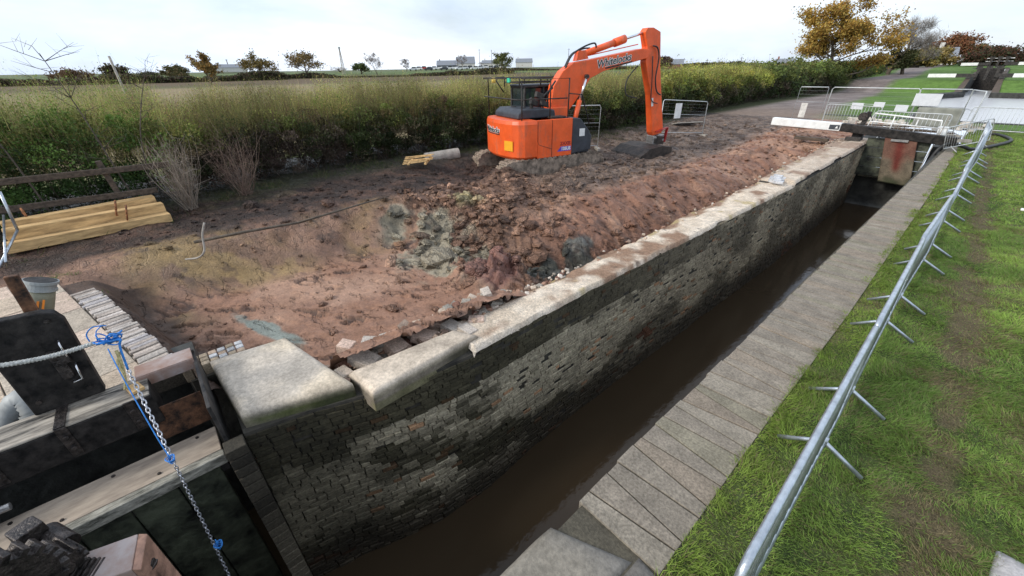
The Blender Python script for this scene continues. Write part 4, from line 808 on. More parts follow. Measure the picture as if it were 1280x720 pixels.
# nearest gate with cogs
ng = thing('near_gate', 'beam and post of the nearer lock gate at the bottom left, under the cogwheels', 'lock gate')
mb = MB(); mb.box((-2.05, -2.1, .10), (3.4, .36, .36)); mb.build('top_beam', 'blackgloss', ng, bevel=.015)
mb = MB(); a = [at(110, 692, 2.6), at(171, 667, 2.72), at(181, 668, 2.72), at(170, 730, 2.38), at(100, 745, 2.35)]; zz = .42
def onz(x, y, z):
    p = at(x, y, 1.); k = (z-H)/(p.z-H); return Vector((p.x*k, p.y*k, z))
tp = [onz(108, 690, .50), onz(172, 667, .50), onz(164, 712, .50), onz(100, 735, .50)]
mb.add(tp+[p+Vector((0, 0, -1.8)) for p in tp], [(0, 1, 2, 3), (7, 6, 5, 4), (0, 4, 5, 1), (1, 5, 6, 2), (2, 6, 7, 3), (3, 7, 4, 0)]); mb.build('post_cap', 'coppery', ng, bevel=.006)
tp2 = [onz(173, 667, .495), onz(184, 667, .495), onz(176, 712, .495), onz(165, 712, .495)]
mb = MB(); mb.add(tp2+[p+Vector((0, 0, -1.9)) for p in tp2], [(0, 1, 2, 3), (7, 6, 5, 4), (0, 4, 5, 1), (1, 5, 6, 2), (2, 6, 7, 3), (3, 7, 4, 0)]); mb.build('mitre_post', 'rustbrown', ng, bevel=.004)
mb = MB(); mb.box((-2.2, -2.1, -1.4), (3.0, .12, 2.6)); mb.build('planking', 'darkmoss', ng)
pr = thing('paddle_gearing', 'greased black cogwheels and rack in the bottom left corner', 'paddle gear')
def cog(mb, c, axis, r, w, n, rt):
    c = Vector(c); a = Vector(axis).normalized(); u = a.cross(Vector((0, 0, 1))).normalized(); v = a.cross(u)
    mb.tube([c-a*w/2, c+a*w/2], r-rt*.5, 24); mb.tube([c-a*(w/2+.02), c+a*(w/2+.02)], r*.35, 12)
    for k in range(n):
        t = 2*PI*k/n; d = u*math.cos(t)+v*math.sin(t); mb.beam(c+d*(r-rt), c+d*(r+rt*.5), w, 2*PI*r/n*.45, up=tuple(d.cross(a)))
G1 = onz(-22, 748, .78); G2 = onz(66, 700, .62); axd = Vector((.8, .45, -.1))
mb = MB(); cog(mb, G1+Vector((0, 0, -.05)), axd, .23, .09, 24, .03); mb.build('large_cogwheel', 'gear', pr, bevel=.003)
mb = MB(); cog(mb, G2+Vector((0, 0, -.02)), axd, .085, .16, 13, .02); mb.build('pinion', 'gear', pr, bevel=.002)
mb = MB(); mb.tube([G2-axd*.3, G2+axd*.11], .025, 12); mb.build('spindle', 'gear', pr, smooth=True)
mb = MB(); q = onz(38, 668, .66); mb.box(q, (.10, .11, .12), (0, 0, .5)); mb.box(q-Vector((.06, .03, .10)), (.15, .1, .2), (0, 0, .5)); mb.build('square_spindle_end', 'gear', pr, bevel=.006)
mb = MB(); q = onz(72, 672, .60); mb.tube([q-axd*.09, q+axd*.10], .052, 16); mb.build('bearing_cap', 'gear', pr, bevel=.004)
mb = MB(); a = onz(95, 716, .50); b = onz(190, 716, .36)
mb.beam(a, b, .12, .05)
for k in range(16): p_ = a.lerp(b, k/15); mb.beam(p_+Vector((0, 0, .02)), p_+Vector((0, 0, .05)), .11, .011, up=tuple((b-a).normalized()))
mb.build('rack', 'gear', pr, bevel=.002)
mb = MB(); mb.beam(G1+Vector((0, 0, -.1)), (G1.x, -2.1, .2), .12, .1); mb.beam(G2+Vector((0, 0, -.1)), (G2.x, -2.1, .2), .10, .1); mb.build('bracket', 'black', pr)

# ---- paved landing by the gate: setts and brick edge (brick pattern kept as one part each)
pv = thing('paved_landing', 'paved landing of worn slabs with a row of brick edging beside the open gate', 'paving')
def yl(x): return -.47+.25*(x+4.9)
mb = MB(); dx, dy = Vector((1, .25)).normalized(), Vector((-.25, 1)).normalized(); nrm = Vector((dy.x, dy.y))
k = 0; s = 0.
A = Vector((-8.0, yl(-8.0)))
while s < 3.08:
    w = .073; p0 = A+dx*s; p1 = p0+dx*(w-.012); ln = .26+random.uniform(-.012, .012); q = random.uniform(.8, 1.15); c = random.choice([(.46, .41, .36), (.40, .34, .29), (.50, .44, .39), (.37, .34, .33)])
    o_ = random.uniform(-.02, .02); z = random.uniform(-.012, .01)
    mb.slabz([p0+nrm*o_, p1+nrm*o_, p1-nrm*(ln-o_), p0-nrm*(ln-o_)], -.15, .03+z, tuple(v*q for v in c)); s += w
mb.build('brick_edging', 'stone', pv, bevel=.008)
mb = MB(); random.seed(11)
row = 0; t0 = .275
while t0 < 5.5:
    hgt = .46 if t0 < 1.5 else .30; s = -.3*(row % 2)-1.0
    while s < 3.5:
        L = random.uniform(.55, .9) if t0 < 1.4 else random.uniform(.22, .32); a0, b0 = s, min(s+L-.014, 3.05-.0*t0); s += L
        if b0-a0 < .05: continue
        P = [A+dx*a0-nrm*t0, A+dx*b0-nrm*t0, A+dx*b0-nrm*(t0+hgt-.014), A+dx*a0-nrm*(t0+hgt-.014)]
        if max(p.x for p in P) > -4.5: P = [Vector((min(p.x, -4.94), p.y)) for p in P]
        if abs(P[0].x-P[1].x) < .03: continue
        q = random.uniform(.85, 1.12); c = random.choice([(.50, .40, .30), (.44, .37, .29), (.53, .41, .32)]); mb.slabz(P, -.12, .012+random.uniform(-.006, .006), tuple(v*q for v in c))
    t0 += hgt; row += 1
mb.build('slabs', 'stone', pv, bevel=.008)
mb = MB(); mb.slabz([(-8.02, -1.30), (-4.88, -.50), (-4.88, -5.9), (-8.02, -5.9)], -.2, -.006, (.10, .085, .065)); mb.build('bedding', 'stone', pv)
mb = MB()
for i in range(3):
    for j_ in range(7):
        q = random.uniform(.7, 1.2); c = random.choice([(.42, .42, .42), (.34, .27, .19), (.40, .30, .22)]); mb.box((-4.93+i*.082, -.46+j_*.085, -.045+random.uniform(-.006, .006)), (.072, .075, .16), (0, 0, random.uniform(-.05, .05)), tuple(v*q for v in c))
tag(mb.build('sett_strip', 'stone', bevel=.01), 'strip of small setts between the paved landing and the square coping block', 'setts', kind='stuff')
# ---- timbers, rails, debris
def timber(a, b, w, h, lab):
    t = thing('timber_baulk', lab, 'timber baulk', group='sawn timber baulks stacked by the hedge'); mb = MB(); mb.beam(a, b, w, h); mb.build('baulk', 'timber', t, bevel=.012)
    return t
timber((-11.45, -2.45, .36), (-11.85, -.22, .34), .24, .22, 'new sawn timber baulk at the back of the stack by the rail fence')
timber((-11.15, -2.42, .30), (-11.50, -.12, .24), .22, .20, 'new sawn timber baulk in front of the back one in the stack')
timber((-10.92, -2.46, .12), (-11.25, -.08, .07), .22, .18, 'new sawn timber baulk at the front bottom of the stack')
timber((-11.4, -2.4, .12), (-11.7, -.3, .10), .22, .20, 'sawn timber baulk underneath, mostly hidden by the others')
for k, (x, y, z, lab) in enumerate(((-11.25, -.85, .45, 'rusty iron shackle hung over the front baulks'), (-11.1, -.72, .36, 'second rusty shackle, to the right over the front baulks'), (-11.45, -2.1, .52, 'curved rusty handle on the back baulk, left end'))):
    mb = MB(); mb.tube([(x+.14*math.cos(t), y+.03*math.cos(t), z+.13*math.sin(t)) if k == 2 else (x+.16*math.cos(t), y+.10*math.sin(t)*.4, z-.02+.14*math.sin(t)) for t in [j/14*2*PI*(.5 if k == 2 else 1) for j in range(15)]], .017, 6); tag(mb.build('iron_shackle', 'rust', smooth=True), lab, 'shackle')
rf = thing('rail_fence', 'weathered dark timber rail fence in front of the left hedge', 'fence')
for a, b in (((-12.0, -2.8, 1.08), (-12.0, .30, 1.03)), ((-12.0, -2.8, .58), (-12.0, -.1, .52))):
    mb = MB(); mb.beam(a, b, .05, .12); mb.build('rail', 'oldwood', rf, bevel=.01)
for y, tz, tilt in ((-.82, 1.25, .12), (-2.75, 1.25, 0)):
    mb = MB(); mb.beam((-12.06, y+tilt, -.1), (-12.08, y, tz), .10, .10, up=(1, 0, 0)); mb.build('post', 'oldwood', rf, bevel=.01)
mb = MB(); mb.tube([(-10.9, -2.11, 1.08), (-10.9, -2.19, .40)], .022); mb.tube([(-11.6, -2.38, .55), (-9.9, -2.32, .15)], .018); mb.tube([(-10.9, -2.19, .40), (-10.2, -2.5, .0)], .02); tag(mb.build('scaffold_tube', 'galv', smooth=True), 'bluish steel tubes leaning at the left edge beside the timber stack', 'steel tube')
mb = MB(); mb.tube([(-12.9, 7.35, .05), (-12.55, 8.55, .12)], .20, 20); o = mb.build('concrete_pipe', 'concrete', smooth=False); tag(o, 'short grey concrete pipe section lying under the hedge left of the excavator', 'pipe')
mb = MB(); o = thing('broken_pallet', 'broken pale yellow pallet lying in front of the concrete pipe', 'pallet', (-12.1, 6.65, .12), R(50))
for k in range(5): mb.beam((-.5, -.25+k*.13, .02+.03*k), (.45+random.uniform(-.2, .1), -.25+k*.13+random.uniform(-.1, .1), .1+.03*k), .09, .02)
mb.build('boards', 'timber', o); mb = MB()
for x in (-.3, .25): mb.beam((x, -.35, .03), (x+.1, .4, .12), .07, .05)
mb.build('bearers', 'timber', o)
mb = MB(); mb.tube(smooth_pts([(-8.75, -.12, -.12), (-8.5, .06, -.06), (-8.43, .18, .06), (-8.5, .24, .30), (-8.5, .34, .52)], 4), .017, 6); tag(mb.build('bent_stick', 'concrete', smooth=True), 'pale bent stick poking up from the mud left of the pit', 'stick')
mb = MB(); mb.tube([(-9.15, .1, .03), (-9.0, .9, .06), (-8.95, 1.9, .02), (-9.1, 3.1, .06), (-9.4, 4.2, .04)], [.03, .028, .025, .02, .012], 6); mb.tube([(-8.95, 1.9, .03), (-8.7, 2.2, .12)], .012, 5); tag(mb.build('fallen_branch', 'bark', smooth=True), 'long thin branch lying along the top of the muddy slope', 'branch')
board('plank_sheet', (-10.9, 22.5, .1), 1.5, .8, R(60), 'concrete', 'pale board lying on the ground by the hedge beyond the tilted mesh panel', 'board', tilt=R(78), th=.05)
# ================================================================== EXCAVATOR
ex = thing('excavator', 'orange tracked excavator with black cab guard digging beside the pit', 'excavator', (-10.4, 10.5, -.45), R(76))
def ep(mb, name, m, bevel=.02, smooth=False, parent=None, **k): return mb.build(name, m, parent or ex, bevel=bevel, smooth=smooth)
for sy in (-1, 1):
    mb = MB(); L2, Ht = 2.0, .68; path = []
    for k in range(9): a = R(90+k*22.5); path.append((-L2+Ht/2+Ht/2*math.cos(a), Ht/2+Ht/2*math.sin(a)))
    for k in range(9): a = R(-90+k*22.5); path.append((L2-Ht/2+Ht/2*math.cos(a), Ht/2+Ht/2*math.sin(a)))
    mb.prism(path, sy*1.0-.25, sy*1.0+.25); tk = ep(mb, 'track', 'trackmud', .02); tk.location.z = -.04
    mb = MB(); per = [Vector((x, 0, z)) for x, z in path]; tot = 0; segs = []
    for i in range(len(per)): a, b = per[i], per[(i+1) % len(per)]; segs.append((a, b, (b-a).length)); tot += (b-a).length
    n = 44
    for k in range(n):
        d = tot*k/n
        for a, b, l in segs:
            if d <= l: break
            d -= l
        p = a.lerp(b, d/max(l, 1e-6)); t = (b-a).normalized(); nn = Vector((t.z, 0, -t.x)) ; nn = -nn if (p-Vector((0, 0, Ht/2))).dot(nn) < 0 else nn
        mb.beam(p+Vector((0, sy*1.0-.27, 0))+nn*.01, p+Vector((0, sy*1.0+.27, 0))+nn*.01, .15, .03, up=tuple(nn)); mb.beam(p+Vector((0, sy*1.0-.27, 0))+nn*.035, p+Vector((0, sy*1.0+.27, 0))+nn*.035, .03, .03, up=tuple(nn))
    mb.build('track_shoes', 'trackmud', tk)
    for x in (-1.45, 1.45): mb = MB(); mb.tube([(x, sy*.74, .39), (x, sy*1.27, .39)], .27, 20); mb.build('track_wheel', 'trackmud', tk)
mb = MB(); mb.box((0, 0, .42), (1.6, 1.5, .3)); mb.tube([(0, 0, .4), (0, 0, .68)], .55, 24); ep(mb, 'undercarriage_frame', 'black')
# upper body
def arcpts(x0): 
    out = []
    for k in range(-7, 8):
        a = PI+R(k*8.2); out.append((1.50*math.cos(a)+.02, 1.50*math.sin(a)*.90))
    return out
cwh = [(-.75, -1.245), (-1.20, -1.225), (-1.38, -1.13), (-1.51, -.95), (-1.60, -.65), (-1.66, -.3), (-1.68, 0)]; cw = cwh+[(x, -y) for x, y in cwh[:-1][::-1]]
mb = MB(); n = len(cw); lev = [(.66, .93), (.74, 1.), (1.72, 1.), (1.83, .965)]; vs = []
for z, k in lev: vs += [((x+.75)*k-.75, y*(k if k < 1 else 1), z) for x, y in cw]
fs = [tuple(range(n))[::-1], tuple(range((len(lev)-1)*n, len(lev)*n))]
for l in range(len(lev)-1): fs += [(l*n+i, l*n+(i+1) % n, (l+1)*n+(i+1) % n, (l+1)*n+i) for i in range(n)]
me_ = [f[::-1] for f in fs]; mb.add(vs, me_); o = ep(mb, 'counterweight', 'orange', .012)
mb = MB(); mb.box((-.47, -1.20, 1.25), (.55, .08, 1.16)); mb.box((.205, -1.20, 1.25), (.78, .08, 1.16)); sp_ = ep(mb, 'side_panel', 'orange', .012)
mb = MB(); mb.box((-.47, 1.20, 1.25), (.55, .08, 1.16)); ep(mb, 'left_panel', 'orange', .012)
mb = MB(); mb.box((-.20, -1.243, 1.25), (.008, .006, 1.12)); mb.tube([(-.735, -1.243, 1.80), (-.735, -1.244, 1.2), (-.70, -1.244, 1.10), (-.2, -1.244, .93)], .006, 4); mb.build('panel_seam', 'black', sp_)
mb = MB(); mb.prism([(.60, .68), (1.42, .78), (1.42, 1.22), (1.30, 1.40), (.92, 1.80), (.60, 1.83)], -1.235, -.55); ep(mb, 'tank_cover', 'darkpaint', .03)
mb = MB(); mb.box((1.0, -1.242, 1.36), (.22, .006, .24)); ep(mb, 'white_label', 'white', 0)
mb = MB(); mb.box((.2, -.05, 1.15), (1.7, 2.15, 1.0)); mb.box((.55, 0, .74), (1.7, 2.3, .10)); ep(mb, 'deck', 'darkpaint')
mb = MB(); mb.prism([(-1.2, 1.84), (.25, 1.84), (.2, 2.06), (-.1, 2.12), (-1.0, 2.12), (-1.17, 2.0)], -.75, .95); ep(mb, 'engine_hood', 'darkpaint', .04)
mb = MB(); mb.tube([(-.55, -.5, 2.1), (-.55, -.5, 2.36), (-.6, -.5, 2.42)], .06, 12); ep(mb, 'exhaust', 'gear', 0)
for y in (-.2, .45): mb = MB(); mb.tube([(-.7, y, 2.1), (-.7, y, 2.14)], .09, 16); ep(mb, 'hood_cap', 'black', 0)
mb = MB(); mb.box((.15, -.95, 1.86), (.5, .35, .06)); ep(mb, 'tool_box', 'black', .01)
# cab
cabx0, cabx1, cy0, cy1 = -.42, 1.22, .28, 1.2
cab = MB(); cab.prism([(cabx0, .9), (cabx1, .9), (cabx1+.05, 1.5), (cabx1-.25, 2.72), (cabx0+.05, 2.72)], cy0+.03, cy1-.03); cabo = cab.build('cab', 'glass', ex, bevel=.05)
mb = MB()
for y in (cy0, cy1):
    mb.tube([(cabx0, y, .9), (cabx0+.05, y, 2.72), (cabx1-.25, y, 2.74), (cabx1+.06, y, 1.5), (cabx1, y, .9)], .045, 8); mb.tube([(.42, y, .9), (.38, y, 2.72)], .035, 8); mb.tube([(cabx0, y, 1.75), (cabx1, y, 1.75)], .03, 8)
for x, z in ((cabx0+.05, 2.72), (cabx1-.25, 2.72), (cabx0, 1.75)): mb.tube([(x, cy0, z), (x, cy1, z)], .045, 8)
mb.build('cab_frame', 'black', cabo, smooth=True)
mb = MB(); mb.box(((cabx0+cabx1)/2-.1, (cy0+cy1)/2, 2.76), (1.5, .95, .07)); mb.build('cab_roof', 'darkpaint', cabo, bevel=.03)
mb = MB(); X0, X1, Y0, Y1 = -.62, 1.18, .18, 1.28
for z in (2.86, 3.0): mb.tube([(X0, Y0, z), (X1, Y0, z), (X1, Y1, z), (X0, Y1, z)], .022, 6, closed=True)
for k in range(9): x = X0+(X1-X0)*k/8; mb.tube([(x, Y0, 3.0), (x, Y1, 3.0)], .014, 5)
for x in (X0, X1, .2):
    for y in (Y0, Y1): mb.tube([(x, y, 2.72), (x, y, 3.0)], .02, 6)
mb.build('roof_guard', 'black', cabo, smooth=True)
# guard rails round the rear deck
hr = [[(-1.30, 1.18, 1.83), (-1.30, 1.18, 3.0), (-1.30, -.2, 3.0)], [(-1.22, -1.05, 1.83), (-1.22, -1.05, 2.95)], [(-1.30, 1.18, 3.0), (-.6, 1.24, 3.0)], [(-1.42, 1.28, 2.44), (-1.30, -.9, 2.42), (-.2, -1.12, 2.42), (.42, -1.12, 2.42)],
      [(-.25, -1.15, 1.83), (-.25, -1.15, 2.98), (.45, -1.15, 2.98), (.45, -1.15, 1.83)], [(-1.42, 1.3, 3.0), (-.62, 1.28, 3.02)], [(-1.05, 1.2, 3.0), (-.72, 1.15, 2.55)], [(.45, -1.15, 2.55), (.95, -1.18, 2.5), (1.3, -1.2, 1.6)], [(-.25, -1.15, 2.98), (-.25, -.2, 2.98), (-.6, .1, 2.98)]]
for p in hr: mb = MB(); mb.tube(p, .021, 6); mb.build('guard_rail', 'black', ex, smooth=True)
for x, y in ((-1.3, .95), (-.9, 1.22)): pass
mb = MB(); mb.tube([(-1.2, .95, 2.86), (-1.2, .95, 3.02)], [.075, .065], 12); ep(mb, 'beacon', mat('amber_beacon', (.75, .55, .12), .4, bump=0), 0, True)
mb = MB(); mb.box((-.62, .95, 2.92), (.06, .20, .14)); ep(mb, 'green_lamp', mat('green_lamp_lens', (.05, .55, .35), .3, bump=0), .01)
for x, z in ((-.3, 2.3), (-.1, 2.5), (.1, 2.25)): mb = MB(); mb.box((x-.2, -.55, z), (.3, .12, .16), (0, .3, .2)); ep(mb, 'hydraulic_block', 'black', .01)
# boom etc. (plane y = -.1)
mb = MB(); w = .18
mb.prism([(.45, 1.72), (.30, 1.90), (.45, 2.75), (.78, 3.17), (1.20, 3.42), (1.68, 3.47), (3.12, 3.68), (4.15, 3.83), (4.50, 3.82), (4.60, 3.68), (4.45, 3.53), (3.37, 3.33), (2.48, 3.14), (1.95, 2.94), (1.62, 2.55), (1.28, 2.15), (.85, 1.72)], -.1-w, -.1+w)
bm_ = ep(mb, 'boom', 'orange', .02)
mb = MB(); mb.box((.6, -.1, 1.85), (.7, .62, .5)); ep(mb, 'boom_foot', 'orange', .03)
for sy in (-1, 1):
    mb = MB(); y = -.1+sy*.33; mb.tube([(1.18, y, 1.35), (1.42, y, 2.28)], .085, 14); cyl = ep(mb, 'boom_cylinder', 'orange', 0, True); mb = MB(); mb.tube([(1.42, y, 2.28), (1.66, y, 3.0)], .045, 12); mb.build('cylinder_rod', 'chrome', cyl, smooth=True)
    mb = MB(); mb.tube([(1.66, y-.05, 3.0), (1.66, y+.05, 3.0)], .07, 14); mb.build('pin', 'gear', cyl)
mb = MB(); mb.tube([(1.55, -.1, 3.62), (3.35, -.1, 4.10)], .105, 14); mb.tube([(3.0, -.1, 4.0), (3.45, -.1, 4.125)], .135, 14); cyl = ep(mb, 'stick_cylinder', 'orange', 0, True); mb = MB(); mb.tube([(3.4, -.1, 4.11), (4.36, -.1, 4.34)], .042, 12); mb.build('cylinder_rod', 'chrome', cyl, smooth=True)
mb = MB(); mb.prism([(1.35, 3.46), (1.85, 3.53), (1.70, 3.78), (1.45, 3.76)], -.22, .02); ep(mb, 'cylinder_bracket', 'orange', .01)
mb = MB(); w2 = .15
mb.prism([(4.24, 4.34), (4.34, 4.47), (4.62, 4.48), (4.98, 4.36), (5.04, 4.10), (5.20, 3.30), (5.88, 1.00), (5.82, .86), (5.36, .80), (5.27, .92), (4.92, 2.3), (4.44, 3.40), (4.42, 3.9)], -.1-w2, -.1+w2); ep(mb, 'stick', 'orange', .02)
mb = MB(); mb.tube([(5.18, -.1, 3.0), (5.62, -.1, 1.75)], .075, 12); cyl = ep(mb, 'bucket_cylinder', 'orange', 0, True); mb = MB(); mb.tube([(5.6, -.1, 1.8), (5.98, -.1, 1.10)], .04, 10); mb.build('cylinder_rod', 'chrome', cyl, smooth=True)
mb = MB()
for y in (-.33, .13): mb.beam((5.42, y, .95), (6.02, y, 1.08), .035, .12, up=(0, 1, 0)); mb.beam((6.02, y, 1.08), (5.95, y, .52), .035, .13, up=(0, 1, 0))
ep(mb, 'bucket_linkage', 'red', .01)
mb = MB(); mb.box((5.66, -.1, .62), (.62, .40, .36)); mb.tube([(5.45, -.34, .72), (5.45, .14, .72)], .06, 12); mb.tube([(5.9, -.34, .60), (5.9, .14, .60)], .06, 12); ep(mb, 'quick_hitch', 'wornsteel', .03)
# wide grading bucket curling back under the stick
prof = []; Cx, Cz, rb = 5.02, .06, .56
outer = [(5.90, .46), (5.50, .54), (5.05, .48), (4.72, .25), (4.58, -.02), (4.66, -.26), (4.92, -.38), (5.45, -.36), (6.0, -.28)]
inner = [(6.0, -.25), (5.45, -.31), (4.94, -.33), (4.70, -.23), (4.63, -.01), (4.76, .22), (5.07, .43), (5.50, .49), (5.88, .41)]
bo = MB(); bw_ = .85; bs = lambda q: [(5.75+(x-5.9)*1.35, .42+(z-.46)*1.0) for x, z in q]; outer = bs(outer); inner = bs(inner); bo.prism(outer+inner, -.1-bw_, -.1+bw_); bkt = ep(bo, 'bucket', 'bucketsteel', .006)
for y in (-.1-bw_-.015, -.1+bw_+.015-.03): mb = MB(); mb.prism(outer, y, y+.03); mb.build('bucket_side', 'bucketsteel', bkt)
mb = MB(); mb.box((5.93, -.1, -.31), (.14, 1.75, .035)); mb.build('cutting_edge', 'wornsteel', bkt)
mb = MB()
for y in (-.3, .1): mb.prism([(5.40, .50), (5.95, .42), (5.95, .72), (5.45, .80)], y-.02, y+.02)
mb.build('bucket_ears', 'bucketsteel', bkt)
# hoses
for pts, r in (([(.9, -.2, 3.2), (1.15, -.2, 3.62), (1.6, -.2, 3.86), (2.05, -.2, 3.98), (2.15, -.2, 3.86)], .028), ([(1.0, -.05, 3.3), (1.25, -.05, 3.66), (1.7, -.05, 3.82), (2.0, -.05, 3.84)], .028), ([(4.62, -.32, 3.92), (4.85, -.34, 3.85), (4.98, -.34, 3.5), (4.95, -.34, 2.9), (5.1, -.34, 2.45), (5.35, -.33, 2.3)], .026),
               ([(4.7, -.30, 3.6), (4.8, -.33, 2.8), (4.9, -.33, 2.15), (5.25, -.33, 2.0)], .02), ([(4.42, .12, 3.3), (3.98, .12, 2.85), (4.0, .12, 2.35), (4.55, .1, 2.2)], .022), ([(.3, -.2, 2.0), (.2, -.3, 2.5), (.45, -.35, 2.9)], .03), ([(.1, -.2, 2.0), (0.0, -.3, 2.4), (.35, -.35, 2.7)], .03)):
    mb = MB(); mb.tube(smooth_pts(pts, 5), r, 6); mb.build('hydraulic_hose', 'rubber', ex, smooth=True)
mb = MB(); mb.tube([(1.9, -.1, 3.62), (4.1, -.1, 3.97)], .018, 6); ep(mb, 'hydraulic_pipe', 'orange', 0)
mb = MB(); mb.box((5.05, -.253, 2.05), (.10, .006, .30), (0, -.2, 0)); ep(mb, 'white_plate', 'white', 0)
def text(s, size, mt, loc, rot, name='lettering', parent=ex, shear=0., ext=.003, off=0.):
    cu = bpy.data.curves.new('t', 'FONT'); cu.body = s; cu.size = size; cu.extrude = ext; cu.shear = shear; cu.align_x = 'CENTER'; cu.align_y = 'CENTER'; cu.offset = off; cu.resolution_u = 3
    o = bpy.data.objects.new('t', cu); COL.objects.link(o); dg = bpy.context.evaluated_depsgraph_get(); me = bpy.data.meshes.new_from_object(o.evaluated_get(dg)); bpy.data.objects.remove(o)
    me.materials.clear(); me.materials.append(M[mt]); q = bpy.data.objects.new(name, me); link(q, parent); q.location = loc; q.rotation_euler = rot; return q
# boom lettering: on the right face of the boom (faces -y)
text('Whitelocks', .33, 'white', (2.92, -.286, 3.46), (R(90), R(-9), 0), off=.02, shear=.2, ext=.002); text('Whitelocks', .33, 'black', (2.92, -.291, 3.46), (R(90), R(-9), 0), off=.004, shear=.2, ext=.002)
mb = MB(); mb.beam((2.55, -.289, 3.235), (3.75, -.289, 3.425), .004, .045); ep(mb, 'lettering_underline', 'black', 0)
def cwx(y): return float(np.interp(abs(y), [0, .3, .65, .95, 1.13], [-1.68, -1.66, -1.60, -1.51, -1.38]))
for mt_, of, out in (('white', .016, .010), ('black', .002, .018)):
    o = text('Whitelocks', .235, mt_, (0, 0, 0), (0, 0, 0), off=of, shear=.2, ext=.006)
    for v in o.data.vertices: yy_ = .22-v.co.x; v.co = Vector((cwx(yy_)-out-v.co.z, yy_, 1.50+v.co.y))
mb = MB(); vv = []
for k in range(9): yy_ = .62-k*.12; vv += [(cwx(yy_)-.012, yy_, 1.37), (cwx(yy_)-.012, yy_, 1.40)]
mb.add(vv, [(2*k, 2*k+2, 2*k+3, 2*k+1) for k in range(8)]); ep(mb, 'lettering_underline', 'black', 0)
mb = MB(); mb.box((0, 0, 0), (.38, .02, .30)); o = mb.build('yellow_sticker', 'yellow', ex); o.location = (-1.575, -.80, 1.08); o.rotation_euler = (0, 0, R(-73))
text('ZAXIS', .15, 'red', (.34, -1.243, 1.06), (R(90), 0, 0), off=.006); mb = MB(); mb.prism([(.02, .82), (.57, .82), (.57, .97), (.16, .97)], -1.244, -1.241); ep(mb, 'model_plate', mat('purple_decal', (.10, .07, .45), .5, bump=0), 0)
text('135US', .14, 'white', (.36, -1.247, .895), (R(90), 0, 0), off=.006)
# ================================================================== VEGETATION
def hedge(name, lab, xy, w, zt, nleaf, pal_lo, pal_hi, nwhip, whip, leaf=.035, wl=1.6, zl=.72, ncl=60, rc=.38, wcol=((.28, .29, .09), (.38, .32, .13), (.22, .15, .085), (.18, .21, .07), (.15, .10, .065))):
    "leaf clumps through the hedge's volume, bare stems inside, upright shoots with small leaves on top"
    t = thing(name, lab, 'hedge'); xy = np.array(xy, float); seg = np.hypot(*np.diff(xy, axis=0).T); cs = np.concatenate([[0], np.cumsum(seg)]); L = cs[-1]
    def P(s): return np.stack([np.interp(s, cs, xy[:, 0]), np.interp(s, cs, xy[:, 1])], -1)
    nc = int(ncl*L); s = RNG.uniform(0, L, nc); dd = RNG.beta(.8, 1.5, nc)*w; zz = RNG.uniform(.12, 1, nc)*zt*zl*(1+.5*fbm(s, s*0, 3, .8)); front = .28*np.sin(np.clip(zz/(zt*zl), 0, 1)*PI); p = P(s)
    r = rc*RNG.uniform(.45, 1.25, nc); c0 = np.stack([p[:, 0]-dd+front+.35*fbm(s, zz, 3, .9), p[:, 1]+RNG.normal(0, .05, nc), zz], -1)
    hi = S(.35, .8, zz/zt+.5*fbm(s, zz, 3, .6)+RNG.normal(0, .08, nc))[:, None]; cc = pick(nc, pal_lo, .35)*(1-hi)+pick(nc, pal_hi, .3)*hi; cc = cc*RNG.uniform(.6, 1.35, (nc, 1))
    per = nleaf//nc; i = np.repeat(np.arange(nc), per); d = RNG.normal(size=(len(i), 3)); d /= np.linalg.norm(d, axis=1)[:, None]; d[:, 2] *= .7; d *= (r[i]*RNG.uniform(.35, 1., len(i))**.6)[:, None]
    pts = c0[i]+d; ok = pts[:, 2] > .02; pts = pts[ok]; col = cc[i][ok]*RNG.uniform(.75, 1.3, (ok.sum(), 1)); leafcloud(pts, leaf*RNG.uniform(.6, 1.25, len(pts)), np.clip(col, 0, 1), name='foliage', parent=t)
    n = int(L*45); s = RNG.uniform(0, L, n); p = P(s); dd = RNG.uniform(-.2, w*.5, n); B = np.stack([p[:, 0]-dd*.6, p[:, 1], 0*s], -1); T = B+np.stack([RNG.normal(.1, .25, n), RNG.normal(0, .3, n), RNG.uniform(.5, .95, n)*zt*.8], -1)
    strands(B, T, .007, pick(n, [(.09, .07, .055), (.16, .13, .10), (.06, .045, .035)], .3), 'branches', parent=t, bend=.3, seg=5)
    m = nwhip; s = RNG.uniform(0, L, m); p = P(s); dd = RNG.uniform(.0, w*1.3, m); B = np.stack([p[:, 0]-dd, p[:, 1], RNG.uniform(.3, 1., m)*zt*zl], -1)
    hh = zt*(.86+.75*fbm(s, dd, 4, 1.1)+RNG.gamma(1., .05, m)); lean = .22
    T = np.stack([B[:, 0]+RNG.normal(0, lean, m), B[:, 1]+RNG.normal(0, lean, m), np.maximum(hh, B[:, 2]+.1)], -1); tone = (.75+1.1*S(-.2, .25, fbm(s, dd, 3, .7)))[:, None]; c = pick(m, wcol, .3)*tone
    strands(B, T, np.full(m, .0032)*whip, c, name='shoots', parent=t, bend=.14)
    k = int(nwhip*wl); id_ = RNG.integers(0, m, k); f = RNG.uniform(.3, 1.0, k)[:, None]; q = B[id_]*(1-f)+T[id_]*f+RNG.normal(0, .04, (k, 3)); leafcloud(q, leaf*.6*RNG.uniform(.6, 1.3, k), np.clip(pick(k, pal_hi, .3)*tone[id_], 0, 1), name='tip_leaves', parent=t)
    return t
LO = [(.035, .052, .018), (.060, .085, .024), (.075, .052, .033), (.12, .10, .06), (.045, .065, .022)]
LOB = [(.055, .045, .03), (.10, .072, .055), (.15, .11, .08), (.045, .06, .022), (.08, .05, .04)]
